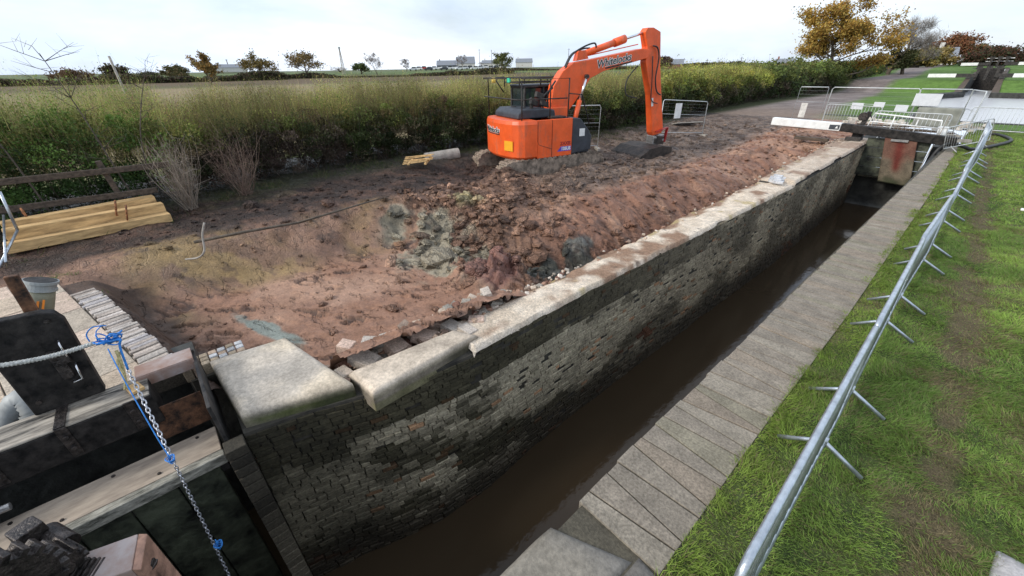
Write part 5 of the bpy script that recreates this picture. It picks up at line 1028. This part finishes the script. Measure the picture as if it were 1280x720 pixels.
LOG = [(.05, .095, .025), (.085, .16, .035), (.12, .19, .045), (.05, .075, .022)]
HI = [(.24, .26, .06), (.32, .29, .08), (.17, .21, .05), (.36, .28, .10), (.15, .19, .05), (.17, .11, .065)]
HIY = [(.26, .28, .05), (.34, .31, .07), (.18, .22, .045)]
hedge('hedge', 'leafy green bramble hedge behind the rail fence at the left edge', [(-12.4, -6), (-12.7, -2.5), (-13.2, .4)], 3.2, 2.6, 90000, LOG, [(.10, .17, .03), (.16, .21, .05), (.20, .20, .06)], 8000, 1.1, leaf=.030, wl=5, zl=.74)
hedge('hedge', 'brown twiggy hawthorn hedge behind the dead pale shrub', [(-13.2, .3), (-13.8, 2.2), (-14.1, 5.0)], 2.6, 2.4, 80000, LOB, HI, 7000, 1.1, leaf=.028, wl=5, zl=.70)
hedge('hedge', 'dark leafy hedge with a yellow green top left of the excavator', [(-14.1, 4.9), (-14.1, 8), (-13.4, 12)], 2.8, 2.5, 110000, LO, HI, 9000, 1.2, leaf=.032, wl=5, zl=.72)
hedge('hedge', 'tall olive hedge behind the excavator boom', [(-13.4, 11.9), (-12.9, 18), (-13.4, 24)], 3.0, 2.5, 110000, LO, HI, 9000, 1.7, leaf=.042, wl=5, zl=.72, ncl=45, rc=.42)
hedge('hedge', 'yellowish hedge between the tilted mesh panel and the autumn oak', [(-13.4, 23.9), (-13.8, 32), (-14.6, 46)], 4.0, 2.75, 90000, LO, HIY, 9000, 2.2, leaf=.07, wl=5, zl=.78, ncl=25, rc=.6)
hedge('hedge', 'far dark green end of the hedge under the autumn oak', [(-14.4, 45.8), (-13.2, 62), (-13.0, 84), (-14.5, 125)], 6.0, 3.1, 70000, LO, [(.12, .16, .04), (.17, .19, .05), (.09, .12, .03)], 6000, 4., leaf=.14, wl=2, zl=.85, ncl=9, rc=1.0)
# grassy fringe at hedge foot and patches
def tuft_strip(n, xy, spread, L, w, lab, cols):
    xy = np.array(xy, float); seg = np.hypot(*np.diff(xy, axis=0).T); cs = np.concatenate([[0], np.cumsum(seg)]); s = RNG.uniform(0, cs[-1], n)
    x = np.interp(s, cs, xy[:, 0])+RNG.normal(0, spread, n); y = np.interp(s, cs, xy[:, 1])+RNG.normal(0, spread*.4, n); k = fbm(x, y, 3, 1.6) > -.02; x = x[k]; y = y[k]; n = len(x)
    z = site_h(x, y)-.01; B = np.stack([x, y, z], -1); a = RNG.uniform(0, 6.28, n); l = L*RNG.uniform(.4, 1.3, n); T = B+np.stack([np.cos(a)*l*.7, np.sin(a)*l*.7, l*.8], -1)
    tag(strands(B, T, w, pick(n, cols, .3), name='grass_tufts', m='grass', bend=.25, seg=2), lab, 'grass', kind='stuff')
GC = [(.05, .085, .022), (.08, .11, .03), (.16, .13, .07), (.05, .06, .02)]
tuft_strip(12000, [(-11.4, -3), (-12.3, .2), (-13.4, 3), (-13.4, 8), (-12.8, 12), (-12.3, 17), (-12.6, 24)], .45, .16, .005, 'straggly grass along the foot of the hedge', GC)
tuft_strip(9000, [(-8.6, -1.9), (-8.3, -1.35)], .28, .05, .003, 'small patch of grass beside the paved landing', [(.07, .16, .03), (.09, .19, .03)])
# scattered clods over the mud
n = 5200; x = RNG.uniform(-12, -4.0, n); y = RNG.uniform(-1, 24, n); sz = RNG.gamma(1.6, .016, n)+.008
big = (np.exp(-(((x+6.8)/1.6)**2+((y-5.4)/2.0)**2)) > RNG.random(n)); sz = np.where(big, sz*2.1, sz); keep = big | (RNG.random(n) < .22+.5*(y > 7)+.4*(x < -9.3)); sz = np.where((y < 4.5) & (x > -8.6) & ~big, sz*.55, sz); x, y, sz = x[keep], y[keep], sz[keep]
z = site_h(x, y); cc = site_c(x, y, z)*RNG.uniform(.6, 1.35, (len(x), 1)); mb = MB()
ico = [(0, 0, 1), (.89, 0, .45), (.28, .85, .45), (-.72, .53, .45), (-.72, -.53, .45), (.28, -.85, .45), (.72, .53, -.45), (-.28, .85, -.45), (-.89, 0, -.45), (-.28, -.85, -.45), (.72, -.53, -.45)]
icf = [(0, 1, 2), (0, 2, 3), (0, 3, 4), (0, 4, 5), (0, 5, 1), (1, 6, 2), (2, 7, 3), (3, 8, 4), (4, 9, 5), (5, 10, 1), (6, 7, 2), (7, 8, 3), (8, 9, 4), (9, 10, 5), (10, 6, 1)]
for i in range(len(x)):
    if x[i] > np.interp(y[i], [0, 8, 20], [-3.6, -3.6, -3.9]): continue
    e = Euler((random.uniform(-.4, .4), random.uniform(-.4, .4), random.uniform(0, 6))).to_matrix(); sx, sy, s3 = sz[i]*random.uniform(1., 1.9), sz[i]*random.uniform(.7, 1.3), sz[i]*random.uniform(.45, .9)
    mb.add([Vector((x[i], y[i], z[i]+s3*.2))+e@Vector((v[0]*sx*random.uniform(.75, 1.2), v[1]*sy*random.uniform(.75, 1.2), v[2]*s3)) for v in ico], icf, tuple(cc[i]))
for k in range(430):
    x = random.gauss(-7.7, .9); y = random.gauss(5.6, 1.0) if k < 310 else random.uniform(7, 14)
    if k >= 310: x = random.uniform(-9.2, -6.8)
    if y < 3.6 or x > -4.9 or x < -9.8: continue
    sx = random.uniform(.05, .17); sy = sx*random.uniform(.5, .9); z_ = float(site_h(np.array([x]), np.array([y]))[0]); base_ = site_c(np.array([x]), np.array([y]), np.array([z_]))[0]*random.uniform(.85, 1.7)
    e = Euler((random.gauss(0, .35), random.gauss(0, .35), random.uniform(0, 6))).to_matrix(); th = random.uniform(.02, .05); pl_ = []
    for q in range(6): a = q/6*6.28+random.uniform(-.3, .3); rr_ = random.uniform(.75, 1.15); pl_.append((math.cos(a)*sx*rr_, math.sin(a)*sy*rr_))
    vv = [e@Vector((px, py, -th))+Vector((x, y, z_+th*.8)) for px, py in pl_]+[e@Vector((px*.92, py*.92, th))+Vector((x, y, z_+th*.8)) for px, py in pl_]
    mb.add(vv, [tuple(range(6))[::-1], tuple(range(6, 12))]+[(q, (q+1) % 6, (q+1) % 6+6, q+6) for q in range(6)], tuple(base_))
tag(mb.build('mud_clods', 'mud'), 'loose clods of clay scattered over the excavated ground', 'clods', kind='stuff')
# shrubs: pale dead shrub, bare saplings
def shrub(loc, h, sp, n, cols, lab, w=.006, name='dead_shrub', cat='shrub', nl=0, lc=None):
    t = thing(name, lab, cat, loc); B = np.zeros((n, 3)); B[:, :2] = RNG.normal(0, sp*.22, (n, 2)); T = np.stack([RNG.normal(0, sp, n), RNG.normal(0, sp, n), h*RNG.uniform(.45, 1., n)], -1)
    strands(B, T, w, pick(n, cols, .3), 'stems', parent=t, bend=.16, seg=5)
    k = n*4; i = RNG.integers(0, n, k); f = RNG.uniform(.3, .95, k)[:, None]; b = B[i]*(1-f)+T[i]*f; e = b+RNG.normal(0, .13*h/1.3, (k, 3))+np.array([0, 0, .08]); strands(b, e, w*.5, pick(k, cols, .3), 'twigs', parent=t, seg=2)
    if nl: i = RNG.integers(0, k, nl); leafcloud(e[i]+RNG.normal(0, .04, (nl, 3)), .03, pick(nl, lc, .3), parent=t)
    return t
DP = [(.34, .28, .22), (.26, .20, .15), (.40, .34, .28)]
shrub((-11.9, .35, 0), 1.75, .28, 130, DP, 'pale dry dead shrub rising in front of the hedge right of the timber stack')
shrub((-12.4, 1.6, 0), 1.6, .35, 90, [(.20, .13, .10), (.28, .2, .15)], 'brown bare twiggy shrub to the right of the pale dead shrub')
def wand(pts, r, lab, nb=8, col='bark', bl=.5):
    t = thing('bare_sapling', lab, 'sapling', pts[0]); o0 = Vector(pts[0]); P = smooth_pts([Vector(p)-o0 for p in pts], 5); mb = MB(); mb.tube(P, [r*(1-.8*i/len(P)) for i in range(len(P))], 6); mb.build('trunk', col, t, smooth=True); mb = MB()
    for k in range(nb):
        i = random.randint(len(P)//3, len(P)-2); a = P[i]; d = Vector((random.gauss(0, .3), random.gauss(0, 1), random.uniform(.2, .9))).normalized()*random.uniform(.4, 1)*bl; m_ = a+d*.5+Vector((0, random.gauss(0, .05), random.gauss(0, .05))); mb.tube([a, m_, a+d], [r*.35, r*.25, r*.08], 5)
        for q in range(3): e = Vector((random.gauss(0, .3), random.gauss(0, 1), random.uniform(.1, 1))).normalized()*bl*.4; s0 = a.lerp(a+d, random.uniform(.3, .9)); mb.tube([s0, s0+e], [r*.16, r*.05], 4)
    mb.build('branches', col, t, smooth=True)
wand([(-12.6, -.55, 0), (-12.5, -.65, 1.2), (-12.6, -.75, 2.2), (-12.6, -.9, 3.2)], .02, 'bare thin sapling rising above the left hedge, tallest one', 16, bl=.7)
wand([(-12.4, -1.9, 0), (-12.4, -2.0, 1.4), (-12.5, -2.15, 2.3), (-12.5, -2.3, 2.9)], .02, 'leaning bare stem at the far left of the hedge', 12, bl=.6)
wand([(-12.9, -.2, .3), (-12.8, .0, 1.5), (-12.9, .35, 2.4), (-12.9, .6, 2.9)], .015, 'bare sapling with spreading twigs just right of the tallest one', 12, bl=.6)
# trees
def tree(name, lab, base, h, cw_, cols, nleaf, leaf, trunk_r, bare=False, seed=0, levels=4, crown0=.25, group=None, flat=1., barkm='bark', droop=0., puff=.035, recentre=False):
    rs = random.Random(seed); t = thing(name, lab, 'tree', base, 0, group); mb = MB(); tips = []
    def br(p, d, L, r, lev, lean=0):
        n = 6 if lev == 0 else 4; pts = [p]; q = p.copy(); dd = d.copy()
        for k in range(n):
            g_ = .16 if lev else .09; dd = (dd+Vector((rs.gauss(lean, g_), rs.gauss(0, g_), rs.gauss(.05 if lev else .1, .10)))).normalized(); q = q+dd*L/n; pts.append(q.copy())
        mb.tube(pts, [r*(1-(.7 if lev == 0 else .5)*k/n) for k in range(n+1)], 7 if lev < 2 else 4, cap=False)
        if lev >= levels: tips.append(q); tips.append(pts[2]); return
        if lev >= levels-1: tips.append(pts[3])
        nb = 9 if lev == 0 else 3
        for k in range(nb):
            if lev == 0: f = crown0+(1-crown0)*(k+rs.random()*.8)/nb; i_ = min(n-1, int(f*n)); base_ = pts[i_].lerp(pts[i_+1], min(1, f*n-i_)); a = k*2.4+rs.uniform(-.4, .4); sp = 1.35-.75*f+rs.uniform(-.15, .15); ln = L*(.62-.28*f)*rs.uniform(.75, 1.1); rr = r*(1-.7*f)*.6
            else: i_ = rs.randint(2, n); base_ = pts[i_]; a = rs.uniform(0, 6.28); sp = rs.uniform(.4, 1.0); ln = L*rs.uniform(.55, .8); rr = r*.5
            side = Vector((math.cos(a), math.sin(a), rs.uniform(-.1, .4)*flat)).normalized(); nd = (dd*math.cos(sp)+side*math.sin(sp)).normalized() if lev else Vector((math.cos(a)*math.sin(sp), math.sin(a)*math.sin(sp), math.cos(sp)))
            br(base_, nd, ln, rr, lev+1)
    br(Vector((0, 0, 0)), Vector((0, 0, 1)), h*.8, trunk_r, 0)
    T = np.array([tuple(q) for q in tips]); sc = np.array([cw_/2/max(1e-3, np.percentile(np.hypot(T[:, 0], T[:, 1]), 95)), 0, h/np.percentile(T[:, 2], 99)]); sc[1] = sc[0]
    if recentre:
        zz_ = np.clip(T[:, 2]/h, 0, 1); mxy = (T[:, :2]*sc[:2]).mean(0)/max(.3, zz_.mean()*sc[2]); T = T*sc; T[:, :2] -= mxy*(T[:, 2:3]/h); mb.v = [(v[0]*sc[0]-mxy[0]*v[2]*sc[2]/h, v[1]*sc[0]-mxy[1]*v[2]*sc[2]/h, v[2]*sc[2]) for v in mb.v]; rr_ = np.hypot(T[:, 0], T[:, 1]); ok_ = rr_ < cw_*.5; T = T[ok_]; sc = np.array([1., 1., 1.])
    z0 = h*.15; mb.v = [(v[0]*(1+(sc[0]-1)*min(1, max(0, v[2])/z0/1.2)), v[1]*(1+(sc[0]-1)*min(1, max(0, v[2])/z0/1.2)), v[2]*sc[2]) for v in mb.v]; T = T*sc
    if levels > 2: mb.build('trunk', barkm, t, smooth=True)
    else: mb.build('trunk', barkm, t)
    if bare:
        k = nleaf; i = RNG.integers(0, len(T), k); b = T[i]+RNG.normal(0, cw_*.03, (k, 3)); d = RNG.normal(size=(k, 3)); d[:, 2] = np.abs(d[:, 2])+.3; d /= np.linalg.norm(d, axis=1)[:, None]; e = b+d*h*.09; strands(b, e, leaf, pick(k, cols, .25), 'twigs', parent=t, seg=2)
    else:
        i = RNG.integers(0, len(T), nleaf); cl = RNG.normal(size=(nleaf, 3)); cl *= (cw_*puff*RNG.uniform(.4, 1.5, nleaf))[:, None]; cl[:, 2] *= .7; p = T[i]+cl; p = p[p[:, 2] > h*.10]; tone = RNG.uniform(.65, 1.3, len(T))[i[:len(p)]][:, None]
        leafcloud(p, leaf, np.clip(pick(len(p), cols, .3)*tone, 0, 1), name='crown', parent=t)
    return t
def place(x, D, ytop=None):
    b = at(x, 0, D); z = float(far_h(np.array([b.x]), np.array([b.y]))[0]); return Vector((b.x, b.y, z-.1)), (at(x, ytop, D).z-z if ytop is not None else None)
OAK = [(.38, .22, .045), (.46, .29, .06), (.28, .15, .04), (.50, .35, .09), (.34, .26, .07)]
b_, h_ = place(1072, 66, -4); tree('oak_tree', 'large oak with orange and gold autumn leaves beside the hedge', b_, h_, 10.6, OAK, 24000, .12, .30, seed=5, levels=4, flat=1., crown0=.14, puff=.034, recentre=True)
b_, h_ = place(1166, 80, 24); tree('bare_tree', 'bare grey tree leaning right next to the autumn oak', b_, h_, 6.5, [(.30, .27, .24), (.24, .21, .19)], 4500, .016, .26, bare=True, seed=9, recentre=True)
b_, h_ = place(1146, 80, 62); tree('ivy_tree', 'dark green ivy clad stump between the oak and the bare tree', b_, h_, 4.5, [(.05, .06, .02), (.09, .09, .035)], 5000, .16, .2, seed=3, levels=3)
for x, D, yt, w, lab, pal, sd in [(1178, 105, 64, 6, 'olive and gold bushy tree left of the next lock', [(.20, .17, .05), (.27, .21, .06), (.13, .13, .04)], 11), (1200, 118, 60, 6, 'pale gold bushy tree behind the next lock', [(.24, .18, .05), (.30, .22, .08)], 12), (1226, 135, 44, 12, 'russet beech tree above the next lock', [(.20, .08, .04), (.28, .12, .05), (.15, .09, .04)], 13),
                               (1283, 120, 60, 10, 'dark holly green tree at the right edge', [(.05, .06, .025), (.13, .06, .04), (.08, .05, .03)], 14), (1258, 140, 56, 5, 'thin olive tree between the russet and the dark trees', [(.13, .12, .05), (.18, .14, .06)], 15), (1268, 125, 72, 6, 'low dark shrub right of the next lock', [(.03, .045, .02), (.05, .05, .025)], 16)]:
    b_, h_ = place(x, D, yt); tree('autumn_tree', lab, b_, h_, w, pal, 8000, .20, .3, seed=sd, levels=3, puff=.05, crown0=.12, recentre=True, group='trees around the next lock')
for x, D, yt, w, pal, lab in [(45, 210, 89, 14, [(.12, .07, .04), (.16, .10, .05)], 'low brown tree on the skyline at the far left'), (105, 200, 83, 13, [(.06, .055, .03), (.09, .07, .04)], 'dark round tree on the skyline behind the left saplings'), (148, 230, 92, 9, [(.07, .07, .04)], 'small dark tree left of the leaning pole'), (186, 200, 83, 11, [(.10, .11, .04), (.17, .13, .06)], 'spreading green brown tree right of the leaning pole'),
                              (228, 160, 68, 9, [(.30, .17, .05), (.20, .15, .05)], 'open orange tree on the skyline'), (299, 200, 68, 17, [(.24, .17, .05), (.15, .12, .04)], 'broad yellow brown tree, left of the two on the open skyline'), (362, 200, 67, 19, [(.25, .17, .06), (.16, .12, .05)], 'broad golden tree, right of the two on the open skyline'), (436, 230, 80, 10, [(.09, .12, .04)], 'small green tree right of the lattice mast'), (626, 210, 67, 13, [(.10, .12, .035), (.15, .15, .05)], 'round green tree behind the excavator cab'),
                              (843, 220, 71, 9, [(.12, .08, .06)], 'brown tree beside the house right of the boom'), (915, 260, 80, 14, [(.13, .09, .06)], 'low brown tree on the skyline before the oak'), (938, 260, 78, 10, [(.09, .09, .05)], 'low dark tree on the skyline before the oak')]:
    b_, h_ = place(x, D, yt); tree('field_tree', lab, b_, h_, w*.85, pal, 2600, .32, .3, seed=int(x), levels=3, puff=.055, crown0=.2, recentre=True, group='trees on the far skyline')
for x, D, yt, w, lab in [(457, 220, 67, 9, 'bare branching tree right of the lattice mast'), (497, 250, 74, 6, 'thin bare tree left of the parked vehicles'), (572, 300, 69, 9, 'bare pointed tree behind the far buildings'), (600, 300, 77, 10, 'bare tree behind the parked vehicles right part'), (408, 260, 84, 10, 'low bare bush at the foot of the lattice mast'), (962, 260, 80, 8, 'bare tree near the house before the oak')]:
    b_, h_ = place(x, D, yt); tree('bare_tree', lab, b_, h_, w, [(.30, .27, .26), (.24, .21, .20)], 900, .06, .2, bare=True, seed=int(x), levels=3, group='bare trees on the far skyline')
# far hedgerow
for x0, x1, D, zt, col, lab in [(-60, 330, 190, 4.2, [(.05, .05, .03), (.09, .06, .04), (.07, .08, .03)], 'dark field hedgerow on the skyline, left part'), (225, 640, 205, 2.4, [(.07, .07, .04), (.10, .08, .05)], 'low field hedgerow under the golden trees'), (640, 1010, 240, 2.2, [(.07, .06, .04), (.10, .08, .05)], 'low dark hedgerow beyond the field right of the boom')]:
    a = place(x0, D)[0]; b = place(x1, D)[0]; n = 14000; f = RNG.random(n); xx = a.x+(b.x-a.x)*f; yy_ = a.y+(b.y-a.y)*f; zb = far_h(xx, yy_); hh = zt*np.clip(.55+1.7*fbm(xx, yy_, 3, .07), .15, 2); z = zb+RNG.random(n)*hh
    t = thing('field_hedgerow', lab, 'hedge'); leafcloud(np.stack([xx+RNG.normal(0, .8, n), yy_+RNG.normal(0, .8, n), z], -1), .38, pick(n, col, .3), parent=t)
# masts, poles
def lattice(x, D, yt, lab):
    b, h = place(x, D, yt); t = thing('lattice_mast', lab, 'mast', b); mb = MB(); w = h*.05
    for sx in (-1, 1):
        for sy in (-1, 1): mb.beam((sx*w, sy*w, 0), (sx*w*.25, sy*w*.25, h), .14, .14)
    for k in range(10):
        z0, z1 = h*k/10, h*(k+1)/10; a0, a1 = w*(1-.75*k/10), w*(1-.75*(k+1)/10); s = 1 if k % 2 else -1; mb.beam((-a0*s, -a0, z0), (a1*s, -a1, z1), .09, .09); mb.beam((a0, -a0*s, z0), (a1, a1*s, z1), .09, .09)
    mb.build('lattice', 'concrete', t); mb = MB(); mb.box((0, 0, h*.96), (.9, .9, h*.06)); mb.build('antenna', 'galvfar', t)
lattice(412, 230, 58, 'grey lattice mast rising from the skyline'); lattice(259, 300, 74, 'small distant lattice mast left of the broad trees')
for x, D, yt, lab in [(596, 280, 61, 'left pole of the two behind the parked vehicles'), (612, 280, 62, 'right pole of the two behind the parked vehicles'), (566, 280, 73, 'short pole beside the far buildings'), (714, 260, 60, 'pole on the skyline behind the boom'), (868, 240, 72, 'pole right of the house beyond the boom'), (899, 240, 73, 'pole on the open skyline'), (944, 240, 70, 'tall pole near the low trees before the oak'), (970, 260, 76, 'pole nearest to the oak on the skyline')]:
    b, h = place(x, D, yt); t = thing('utility_pole', lab, 'pole', b, group='poles on the far skyline'); mb = MB(); mb.tube([(0, 0, 0), (0, 0, h)], [.17, .11], 6); mb.beam((-.8, 0, h-.6), (.8, 0, h-.6), .12, .12); mb.build('shaft', 'bark', t)
mb = MB(); b = at(152, 106, 24.); t_ = at(136, 70, 24.); d = (t_-b); mb.tube([b-d*2.2, t_], [.055, .04], 8); o = mb.build('grey_post', 'concrete', smooth=True); tag(o, 'slender pale grey post rising behind the left hedge', 'post')
# buildings
def house(x, D, w, hwall, hroof, dep, m, lab, z_off=0.):
    b, _ = place(x, D); t = thing('house', lab, 'building', b+Vector((0, 0, z_off)), math.atan2(b.y, b.x)+PI/2, 'far houses and sheds'); mb = MB(); mb.box((0, 0, hwall/2), (w, dep, hwall)); mb.build('wall', m, t)
    mb = MB(); o_ = .3; mb.add([(-w/2-o_, -dep/2-o_, hwall), (w/2+o_, -dep/2-o_, hwall), (w/2+o_, dep/2+o_, hwall), (-w/2-o_, dep/2+o_, hwall), (-w/2, 0, hwall+hroof), (w/2, 0, hwall+hroof)], [(0, 1, 5, 4), (2, 3, 4, 5), (0, 4, 3), (1, 2, 5), (3, 2, 1, 0)]); mb.build('roof', 'roof', t)
    for sx in (-.28, .28):
        for y in (-dep/2-.01,): mb = MB(); mb.box((sx*w, y, hwall*.6), (1.1, .06, 1.2)); mb.build('window', 'glass', t)
    mb = MB(); mb.box((w*.36, 0, hwall+hroof+.3), (.7, .7, 1.2)); mb.build('chimney', m, t); return t
house(553, 320, 15, 1.6, 3.0, 10, 'roof', 'dark roofed low shed left of the far bare tree', .5); house(577, 320, 13, 2.2, 4.2, 10, 'wallcream', 'dark roofed barn beside the far bare tree', .8); house(856, 230, 8, 2.4, 2.2, 6, 'wallbrick', 'small house with grey roof right of the excavator boom', -.5); house(830, 235, 7, 2.2, 2., 6, 'wallcream', 'low pale house close behind the excavator arm', -.5)
house(1003, 240, 8, 2., 1.8, 7, 'wallbrick', 'grey roofed house left of the autumn oak', -.8); house(1213, 130, 3.2, 1.6, 1.5, 3, 'wallcream', 'small white cottage above the next lock', .3); house(262, 280, 14, 2., 1.6, 8, 'wallcream', 'long pale shed on the skyline between the masts', .5); house(655, 330, 12, 3, 2.5, 8, 'wallcream', 'pale shed behind the round green tree', .2)
house(625-12, 300, 14, 2.4, 1.8, 7, 'wallcream', 'long low building behind the two poles', .5)
# parked vehicles far away
cols = {'white': 'white', 'silver': 'palesheet', 'dark': 'darkpaint', 'red': 'red'}
def car(kind):
    t = thing('parked_car', '', 'car'); mb = MB(); mb.prism([(-2.1, .35), (2.1, .35), (2.15, .8), (1.3, .95), (-1.9, 1.0), (-2.15, .8)], -.85, .85); mb.build('body', cols[kind], t, bevel=.05)
    mb = MB(); mb.prism([(-1.7, .95), (1.0, .95), (.4, 1.5), (-1.3, 1.5)], -.75, .75); mb.build('cabin', 'glass', t, bevel=.05)
    for x in (-1.3, 1.3): mb = MB(); mb.tube([(x, -.88, .33), (x, .88, .33)], .33, 12); mb.build('wheel', 'rubber', t)
    return t
proto = {}
seq = ['silver', 'white', 'red', 'dark', 'silver', 'white', 'dark', 'white', 'silver', 'white', 'silver', 'dark', 'white', 'silver', 'white', 'silver', 'dark', 'white']
for i, kd in enumerate(seq):
    x = 506+i*6.9; b, _ = place(x, 262+(i % 3)*9); rz = math.atan2(b.y, b.x)+PI/2+random.uniform(-.3, .3); b = b+Vector((0, 0, .12))
    if kd not in proto: proto[kd] = car(kd); o = proto[kd]
    else: o = dup(proto[kd])
    o.location = b; o.rotation_euler = (0, 0, rz); s_ = 1.15; o.scale = (s_, s_, 1.3)
    tag(o, '%s vehicle parked on the far skyline yard, number %s of the row from the left' % (kd, ['one', 'two', 'three', 'four', 'five', 'six', 'seven', 'eight', 'nine', 'ten', 'eleven', 'twelve', 'thirteen', 'fourteen', 'fifteen', 'sixteen', 'seventeen', 'eighteen'][i]), 'car', 'vehicles parked in the far yard')
# white litter on lawn
mb = MB(); mb.box((1.22, 13.4, .03), (.12, .1, .04)); tag(mb.build('litter', 'white', bevel=.01), 'small white scrap on the lawn near the right edge', 'litter')

# ================================================================== LIGHT
w = bpy.data.worlds.new('World'); scn.world = w; w.use_nodes = True; nt = w.node_tree; L = nt.links; bgn = nt.nodes['Background']
sun_el, sun_az = 32., 200.   # azimuth measured clockwise from +Y
sky = nt.nodes.new('ShaderNodeTexSky'); sky.sky_type = 'NISHITA'; sky.sun_disc = False; sky.sun_elevation = R(sun_el); sky.sun_rotation = R(sun_az); sky.air_density = 1.; sky.dust_density = 2.; sky.ozone_density = 1.5
tc = N(nt, 'ShaderNodeTexCoord'); mp = N(nt, 'ShaderNodeMapping'); mp.inputs['Scale'].default_value = (1, 1, 3.2); L.new(tc.outputs['Generated'], mp.inputs[0])
n = N(nt, 'ShaderNodeTexNoise', Scale=2.2, Detail=7.); n.inputs['Roughness'].default_value = .55; n.inputs['Distortion'].default_value = .3; L.new(mp.outputs[0], n.inputs['Vector'])
cr = N(nt, 'ShaderNodeValToRGB'); cr.color_ramp.elements[0].position = .30; cr.color_ramp.elements[1].position = .62; cr.color_ramp.elements[0].color = (.45, .45, .45, 1); cr.color_ramp.elements[1].color = (.96, .96, .96, 1); L.new(n.outputs['Fac'], cr.inputs[0])
n2 = N(nt, 'ShaderNodeTexNoise', Scale=1.6, Detail=5.); L.new(mp.outputs[0], n2.inputs['Vector']); cr2 = N(nt, 'ShaderNodeValToRGB'); cr2.color_ramp.elements[0].position = .35; cr2.color_ramp.elements[1].position = .65
cr2.color_ramp.elements[0].color = (6.6, 8.0, 10.2, 1); cr2.color_ramp.elements[1].color = (9.6, 10.1, 10.9, 1); L.new(n2.outputs['Fac'], cr2.inputs[0])
mx = N(nt, 'ShaderNodeMixRGB'); L.new(cr.outputs[0], mx.inputs[0]); L.new(sky.outputs[0], mx.inputs[1]); L.new(cr2.outputs[0], mx.inputs[2]); L.new(mx.outputs[0], bgn.inputs[0]); bgn.inputs[1].default_value = .085
sl = bpy.data.lights.new('sun', 'SUN'); sl.energy = 1.5; sl.angle = R(12); sl.color = (1, .95, .86); so = link(bpy.data.objects.new('sun', sl))
dv = Vector((math.sin(R(sun_az))*math.cos(R(sun_el)), math.cos(R(sun_az))*math.cos(R(sun_el)), math.sin(R(sun_el)))); so.rotation_euler = dv.to_track_quat('Z', 'Y').to_euler()
vs_ = scn.view_settings; vs_.view_transform = 'Standard'; vs_.look = 'None'; vs_.gamma = 1.; vs_.exposure = .68; vs_.use_curve_mapping = False
try: scn.cycles.use_denoising = True
except Exception: pass
